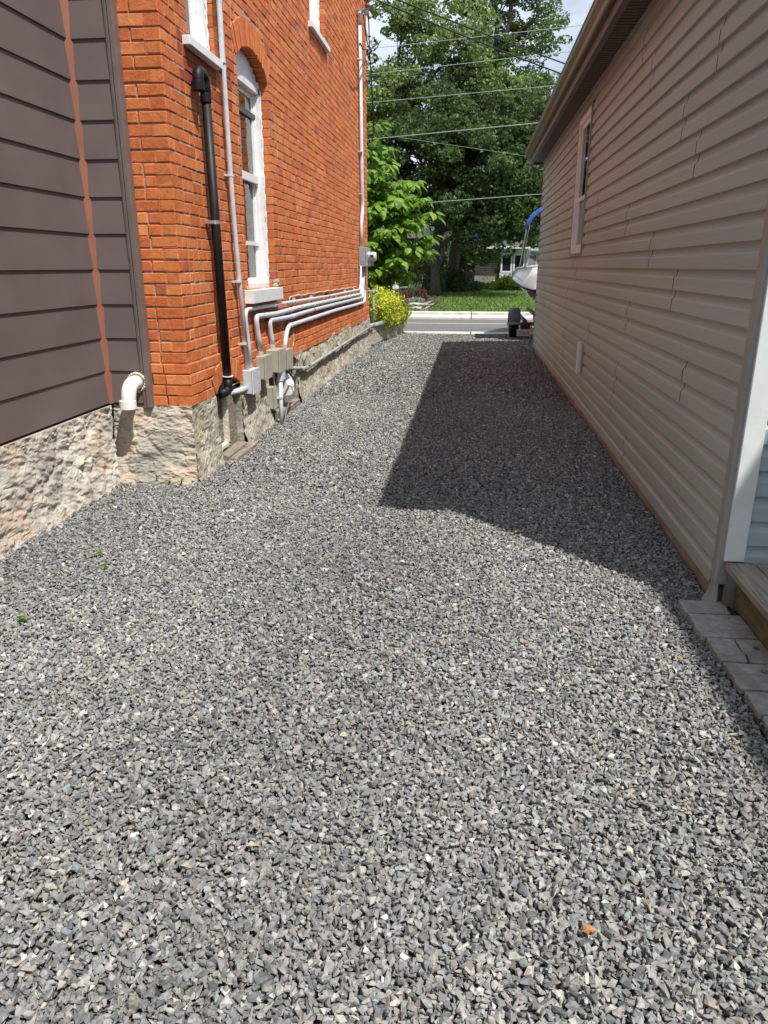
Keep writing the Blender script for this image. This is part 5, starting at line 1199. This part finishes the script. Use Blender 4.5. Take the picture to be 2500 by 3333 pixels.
def text_mesh(txt, size, loc, rot, m, parent, name='lettering'):
    cu = bpy.data.curves.new('txt', 'FONT'); cu.body = txt; cu.size = size; cu.extrude = .001; cu.align_x = 'LEFT'
    o = bpy.data.objects.new('txt', cu); COL.objects.link(o); dg = bpy.context.evaluated_depsgraph_get(); dg.update()
    me = bpy.data.meshes.new_from_object(o.evaluated_get(dg)); bpy.data.objects.remove(o); bpy.data.curves.remove(cu)
    me.transform(Matrix.Translation(loc) @ rot.to_4x4()); me.materials.clear(); me.materials.append(m)
    ob = bpy.data.objects.new(name, me); COL.objects.link(ob); ob.parent = parent; return ob
text_mesh('T36·9', .100, Vector((1.105, 17.7185, .098)), Matrix.Rotation(math.pi / 2, 3, 'X'), M['plate_ink'], plate)
b = B(); pr = [PY(1739, 1045, 17.72), PY(1728, 1065, 17.72), PY(1733, 1085, 17.7), PY(1723, 1100, 17.68), PY(1728, 1108, 17.7), PY(1740, 1085, 17.7), PY(1736, 1070, 17.7), PY(1744, 1050, 17.7)]
b.tube(smooth_path(pr, .05, 4), .011, 6); tag(b.build('rope', M['rope'], None, smooth=True), 'yellow green rope hanging by the licence plate', 'rope')

# ------------------------------------------------------------------ garden and houses across the road
def lump(b, x, y, z, sx, sy, sz, T=None):
    tv, tf = (T or TA)[random.randrange(10)]; b.add([(x + v[0] * sx, y + v[1] * sy, z + v[2] * sz) for v in tv], [tuple(f) for f in tf])
def at(px, py, Y): return PY(px, py, Y)
# stacked flat stones edging the bed, each its own stone
GS = 'flat stones edging the garden bed'
labs = ['flat garden stone on the lower course, first from the left', 'flat garden stone on the lower course, second from the left', 'flat garden stone on the lower course, third from the left', 'flat garden stone on the lower course at the right end',
        'flat garden stone on the upper course at the left end', 'flat garden stone on the upper course, second from the left', 'flat garden stone on the upper course, third from the left', 'flat garden stone on the upper course at the right end', 'round reddish garden stone above the upper course', 'mossy garden stone at the lawn edge of the bed']
for i, (px, py, wd) in enumerate([(1333, 1003, .34), (1349, 1002, .28), (1362, 1002, .28), (1379, 1003, .34), (1304, 988, .36), (1336, 989, .44), (1357, 989, .44), (1380, 989, .42), (1326, 975, .20), (1396, 981, .35)]):
    Y = 27.5 if i < 4 else 28.6; p = at(px, py, Y); b = B(); lump(b, p.x, p.y, p.z, wd * .68, .2, .06); lump(b, p.x + wd * .25, p.y - .02, p.z - .085, wd * .6, .2, .05)
    o = b.build('garden_stone', M['redbrick'] if i == 8 else M['flat_stone'], None); tag(o, labs[i], 'stone', GS)
b = B(); p0_ = at(1270, 1000, 30); p1_ = at(1400, 1000, 30)
b.prism([(p0_.x - 3, 28.7), (p1_.x - .25, 28.5), (p1_.x + .15, 30), (p1_.x + .2, 37), (p0_.x - 3, 40)], -.02, .16, 'z'); tag(b.build('garden_bed', M['soil'], None), 'dark soil of the garden bed behind the flat stones', 'garden bed', kind='structure')
# rabbit statue: one body of lofted rings, ears, base
rb = empty('rabbit_statue', at(1288, 966, 32), 'grey stone rabbit statue standing upright in the garden bed', 'statue')
b = B(); p = at(1288, 968, 32); z0_ = p.z; 
body = [(0, .13), (.06, .15), (.14, .12), (.20, .09), (.28, .125), (.38, .14), (.46, .11), (.51, .07), (.55, .09), (.61, .105), (.67, .075), (.70, .02)]
b.tube([(p.x + .02 * math.sin(h * 9), p.y, z0_ + h * 1.0) for h, r in body], [r for h, r in body], 14); b.build('body', M['rabbit'], rb, smooth=True)
for dx in (-.035, .045):
    b = B(); b.tube([(p.x + dx * .5, p.y, z0_ + .66), (p.x + dx, p.y, z0_ + .80), (p.x + dx * 1.3, p.y + .02, z0_ + .92), (p.x + dx * 1.35, p.y + .02, z0_ + .97)], [.022, .034, .028, .008], 8); b.build('ear', M['rabbit'], rb, smooth=True)
b = B()
for s_ in (-1, 1): b.tube([(p.x + s_ * .10, p.y - .02, z0_ + .44), (p.x + s_ * .10, p.y - .13, z0_ + .36), (p.x + s_ * .03, p.y - .16, z0_ + .32)], [.035, .032, .026], 8)
each(b, 'arm', M['rabbit'], rb, smooth=True)
# iris clump, low perennials, white flowers
def blades(name, label, px, py, Y, n, h, spread, col, w_=.03):
    p = at(px, py, Y); t = empty(name, p, label, 'plant', 'garden plants across the road'); b = B()
    for i in range(n):
        a = random.uniform(0, 6.28); l = random.uniform(.3, 1) * spread; hh = h * random.uniform(.7, 1.1); bx = p.x + random.uniform(-.12, .12); by = p.y + random.uniform(-.12, .12)
        tx, ty_ = bx + math.cos(a) * l, by + math.sin(a) * l; k = Vector((-math.sin(a), math.cos(a), 0)) * w_
        A_ = Vector((bx, by, p.z)); Mi = Vector(((bx + tx) / 2, (by + ty_) / 2, p.z + hh * .65)); T_ = Vector((tx, ty_, p.z + hh))
        b.add([A_ - k, A_ + k, Mi + k * .8, Mi - k * .8, T_], [(0, 1, 2, 3), (3, 2, 4)])
    b.c = [col] * len(b.v); b.build('foliage', M['blade'], t, fix=False); return t
blades('iris_plant', 'grey green sword leaved iris clump in the garden bed', 1342, 982, 32.0, 46, .75, .42, (0.10, 0.19, 0.08))
blades('iris_plant', 'thin bladed clump just right of the stone rabbit', 1316, 978, 32.6, 24, .5, .3, (0.10, 0.17, 0.06))
def mound(name, label, px, py, Y, rx, rz, n, ls, cols, group='garden plants across the road'):
    p = at(px, py, Y); return shrub(name, label, [(p.x, Y, p.z + rz * .4, rx, rx * .8, rz)], n, ls, LEAFQ, cols, group=group, cat='plant')
pur = [(0.13, 0.03, 0.045), (0.20, 0.05, 0.06), (0.09, 0.03, 0.03)]; grn = md + [(0.14, .2, .05)]
mound('coral_bells', 'purple leaved perennial right of the iris', 1368, 970, 32, .32, .28, 500, .07, pur)
mound('coral_bells', 'dark maroon perennial between rabbit and iris', 1308, 972, 31.6, .36, .26, 500, .07, pur)
mound('white_flowers', 'white flowers at the left of the stone edging', 1292, 982, 31, .30, .10, 260, .06, [(0.75, 0.75, 0.72), (0.8, 0.8, 0.8), (.1, .2, .05)])
mound('white_flowers', 'small patch of white flowers on the lower stones', 1322, 998, 30, .16, .08, 120, .05, [(0.75, 0.75, 0.72), (0.8, 0.8, 0.8), (.1, .2, .05)])
mound('sedum_plant', 'pale grey green succulent spilling over the stones', 1355, 983, 31, .34, .13, 420, .06, [(0.25, 0.32, 0.25), (0.32, 0.38, 0.30)])
mound('hosta_plant', 'leafy green plant behind the stone rabbit', 1258, 958, 35, .6, .42, 700, .12, grn)
mound('garden_shrub', 'olive green shrub left of the maple trunk', 1378, 930, 40, 1.1, .75, 2200, .11, [(0.10, 0.12, 0.02), (0.13, 0.15, 0.03), (0.07, 0.10, 0.02)])
mound('garden_shrub', 'dark shrub right of the maple trunk', 1470, 935, 44, 1.0, .75, 2600, .12, dk)
mound('garden_shrub', 'dark creeping shrub at the lawn edge below the fence', 1512, 940, 46, 1.0, .35, 1200, .12, dk)
mound('golden_shrub', 'yellow green shrub under the bay window of the pale house', 1652, 946, 48.5, 1.0, .58, 3200, .13, [(0.26, 0.32, 0.04), (0.34, 0.38, 0.05), (0.16, 0.22, 0.03)])
mound('foundation_plant', 'low green planting along the stone wall of the pale house', 1580, 942, 50.6, 1.3, .30, 1800, .16, grn)
mound('foundation_plant', 'low green planting between the yellow shrub and stone wall', 1616, 944, 49.8, .6, .3, 1200, .16, md)
mound('flowering_shrub', 'tall shrub with cream blossoms glimpsed between the trunks', 1488, 862, 54.5, .62, 1.25, 2600, .17, lt + [(0.6, 0.6, 0.5)])
mound('flowering_shrub', 'pale blossoming shrub behind the rail fence', 1372, 880, 55, .6, 1.3, 1400, .17, lt + md)
# rail fence of crossed weathered rails
t = empty('rail_fence', at(1300, 950, 36), 'weathered crossed rail fence behind the stone rabbit', 'fence')
for q0, q1 in [((1240, 938), (1330, 936)), ((1236, 960), (1268, 928)), ((1330, 928), (1358, 955)), ((1336, 925), (1330, 962))]:
    b = B(); b.tube([at(*q0, 36), at(*q1, 36)], .055, 7); b.build('rail', M['fence'], t)
t = empty('timber_stake', at(1214, 970, 24), 'new yellow timber stake beside the brick corner', 'post')
b = B(); p = at(1214, 918, 24); b.box(p.x - .05, p.x + .05, 24, 24.1, -.05, p.z); b.build('post', M['stake'], t, bevel=.004)
b = B(); p = at(1219, 912, 24.2); b.box(p.x - .02, p.x + .02, 24.11, 24.2, -.05, p.z); b.build('batten', M['fence'], t, bevel=.003)
# hedge closing the gaps behind the fence
shrub('hedge', 'dark hedge behind the board fence', [(-12, 72, 2.0, 5, 1.5, 2.4), (-3, 70, 1.9, 5, 1.5, 2.3), (6, 76, 2.4, 6, 1.5, 2.8)], 16000, .40, LEAFQ, dk, cat='hedge')
# board fence
t = empty('board_fence', (-2, 52.5, .2), 'grey vertical board fence between the far houses', 'fence')
b = B(); x0 = at(1330, 900, 52.5).x; x1_ = at(1543, 900, 52.5).x; x = x0
while x < x1_:
    b.box(x, x + .13, 52.5 + random.uniform(0, .02), 52.54, .1, 1.22 + random.uniform(-.02, .02)); x += .142
b.build('boards', M['fence'], t); b = B()
for k in range(5): b.box(x0 + k * (x1_ - x0) / 4 - .06, x0 + k * (x1_ - x0) / 4 + .06, 52.55, 52.65, .1, 1.3)
each(b, 'post', M['fence'], t)
# pale house with stone front and bay window
ph = empty('stone_house', (6, 54, .2), 'pale low house with stone cladding, bay windows and grey roof across the road', 'house')
HY = 51.5; X = lambda px, py=850: at(px, py, HY).x
x0, x1h, xs = X(1545), 18.0, X(1625); zg, ze = .1, at(1600, 807, HY).z
b = B(); b.box(x0, xs, HY, HY + 8, zg + .25, ze); b.build('stone_wall', M['hstone_wall'], ph)
b = B(); rs_ = random.Random(2); z = .5
while z < ze - .1:
    hh = rs_.uniform(.08, .16); x = x0 + rs_.uniform(0, .05)
    while x < xs - .3:
        l = rs_.uniform(.3, .9); l = min(l, xs - x - .02); b.box(x, x + l - .03, HY - .035, HY - .004, z, z + hh - .022); kk = rs_.uniform(.75, 1.25); b.c += [(kk, kk * .98, kk * .95)] * 8; x += l
    z += hh
b.build('stone_course', M['hstone'], ph, fix=True)
b = B(); b.box(xs + .002, x1h, HY + .1, HY + 8, zg + .25, ze); b.build('clapboard_wall', M['hwhite'], ph)
b = B(); b.box(x0 - .02, x1h, HY + .02, HY + 7.9, zg - .2, zg + .249); b.build('foundation', M['kerb'], ph)
b = B(); b.prism([(HY - .7, ze), (HY - .7, ze + .12), (HY + 4.5, ze + 2.3), (HY + 9, ze + .12), (HY + 9, ze)], x0 - .5, x1h + .5, 'x'); b.build('roof', M['shingle'], ph)
b = B(); b.box(x0 - .5, x1h + .5, HY - .74, HY - .705, ze - .06, ze + .10); b.build('fascia', M['white'], ph)
zlo, zhi = at(1640, 887, HY).z, at(1640, 826, HY).z
for k in range(5):
    a = X(1630) + k * .80; c = a + .74; b = B(); yb = HY - .35
    for (u0, u1, v0, v1) in ((a, a + .1, zlo, zhi), (c - .1, c, zlo, zhi), (a + .1, c - .1, zlo, zlo + .1), (a + .1, c - .1, zhi - .1, zhi)): b.box(u0, u1, yb, yb + .1, v0, v1)
    f_ = b.build('window', M['white'], ph); b = B(); b.box(a + .1, c - .1, yb + .04, yb + .05, zlo + .1, zhi - .1); b.build('pane', M['hglass'], f_)
b = B(); b.box(X(1630) - .05, X(1630) + 4.0, HY - .33, HY + .099, zg + .3, zlo - .002); b.box(X(1630) - .05, X(1630) + 4.0, HY - .36, HY + .099, zhi + .002, ze - .002); b.box(X(1630) - .05, X(1630) + 4.0, HY - .05, HY + .05, zlo - .002, zhi + .002); b.build('bay', M['hwhite'], ph)
b = B(); b.tube([(X(1543), HY - .1, .1), (X(1543), HY - .1, ze - .1)], .05, 8); b.build('downspout', M['wire_black'], ph)
# red brick house glimpsed on the left
rh = empty('red_brick_house', (-8, 62, .2), 'dark red brick house with white porch posts glimpsed beyond the rabbit', 'house')
q = lambda px, py: at(px, py, 60)
b = B(); b.box(-24, q(1368, 860).x, 60, 68, .2, 3.4); b.build('wall', M['redbrick'], rh)
b = B(); b.prism([(59.3, 3.6), (64, 5.4), (69, 3.6)], -24.5, q(1380, 860).x, 'x'); b.build('roof', M['shingle'], rh)
for px in (1352, 1366): 
    b = B(); p = q(px, 860); b.box(p.x - .08, p.x + .08, 58.7, 58.85, .1, 3.0); b.build('porch_post', M['white'], rh)
b = B(); b.box(q(1340, 860).x, q(1375, 860).x, 58.5, 59.9, 3.0, 3.25); b.build('porch_roof', M['white'], rh)
for px in (1296, 1255): 
    a, c = q(px, 897), q(px + 20, 880); b = B(); b.box(a.x, c.x, 59.93, 59.99, a.z - .1, c.z + .25); f_ = b.build('window', M['white'], rh); b = B(); b.box(a.x + .1, c.x - .1, 59.90, 59.925, a.z, c.z + .15); b.build('pane', M['hglass'], f_)
# dark parked car behind the fence, mostly hidden
car = empty('parked_car', (-6.8, 44, .3), 'dark car parked behind the rail fence, mostly hidden', 'car')
cxm = at(1235, 930, 46).x; prof = [(-2.1, .35), (-2.15, .75), (-1.9, .95), (-1.1, 1.02), (-.6, 1.42), (.8, 1.45), (1.5, 1.05), (2.05, .98), (2.15, .6), (2.1, .35)]
b = B(); b.prism([(cxm - 1.2 + x, z + .2) for x, z in prof], 46, 47.7, 'y'); b.build('body', M['chassis'], car, bevel=.08, seg=3)
for x in (-1.35, 1.3):
    b = B(); b.tube([(cxm - 1.2 + x, 45.95, .52), (cxm - 1.2 + x, 46.2, .52)], .33, 20); w_ = b.build('wheel', M['rubber'], car, bevel=.02); b = B(); b.tube([(cxm - 1.2 + x, 45.93, .52), (cxm - 1.2 + x, 45.96, .52)], .2, 16); b.build('rim', M['alu'], w_)
b = B(); b.prism([(cxm - 1.2 + x, z + .2) for x, z in [(-.95, 1.05), (-.52, 1.36), (.72, 1.38), (1.25, 1.05)]], 45.985, 45.999, 'y'); b.build('side_window', M['hglass'], car)

# grass blades on the lawn and ragged kerb edge
n = 26000; gx = rng.uniform(-9, 8, n); gy = 26.55 + 18 * rng.uniform(0, 1, n) ** 1.4
gz = 0.06 + np.clip((gy - 28) / 20, 0, 1) * .15
gtmpl = (np.array([(-.012, 0, 0), (.012, 0, 0), (.006, .01, .09), (-.006, .012, .09)]), np.array([[0, 1, 2, 3]]))
tv, tf = gtmpl; a = rng.uniform(0, 6.28, n); s = rng.uniform(.5, 1.2, n); tl = rng.normal(0, .35, (n, 2)); v = np.repeat(tv[None], n, 0) * s[:, None, None]
x_ = v[:, :, 0] * np.cos(a)[:, None] - v[:, :, 1] * np.sin(a)[:, None] + v[:, :, 2] * tl[:, :1]; y_ = v[:, :, 0] * np.sin(a)[:, None] + v[:, :, 1] * np.cos(a)[:, None] + v[:, :, 2] * tl[:, 1:]
v = np.stack([x_ * 1.6 + gx[:, None], y_ + gy[:, None], v[:, :, 2] + gz[:, None]], -1)
cg = np.array([(0.10, 0.20, 0.03), (0.14, 0.25, 0.04), (0.08, 0.16, 0.025), (0.22, .28, .08)])[rng.integers(0, 4, n)]
o = np_mesh('grass', v.reshape(-1, 3), (tf[None] + (np.arange(n) * 4)[:, None, None]).reshape(-1, 4), M['blade'], np.repeat(cg, 4, 0)); tag(o, 'mown green grass of the far lawn', 'grass', kind='stuff')
print('objects', len(bpy.data.objects))
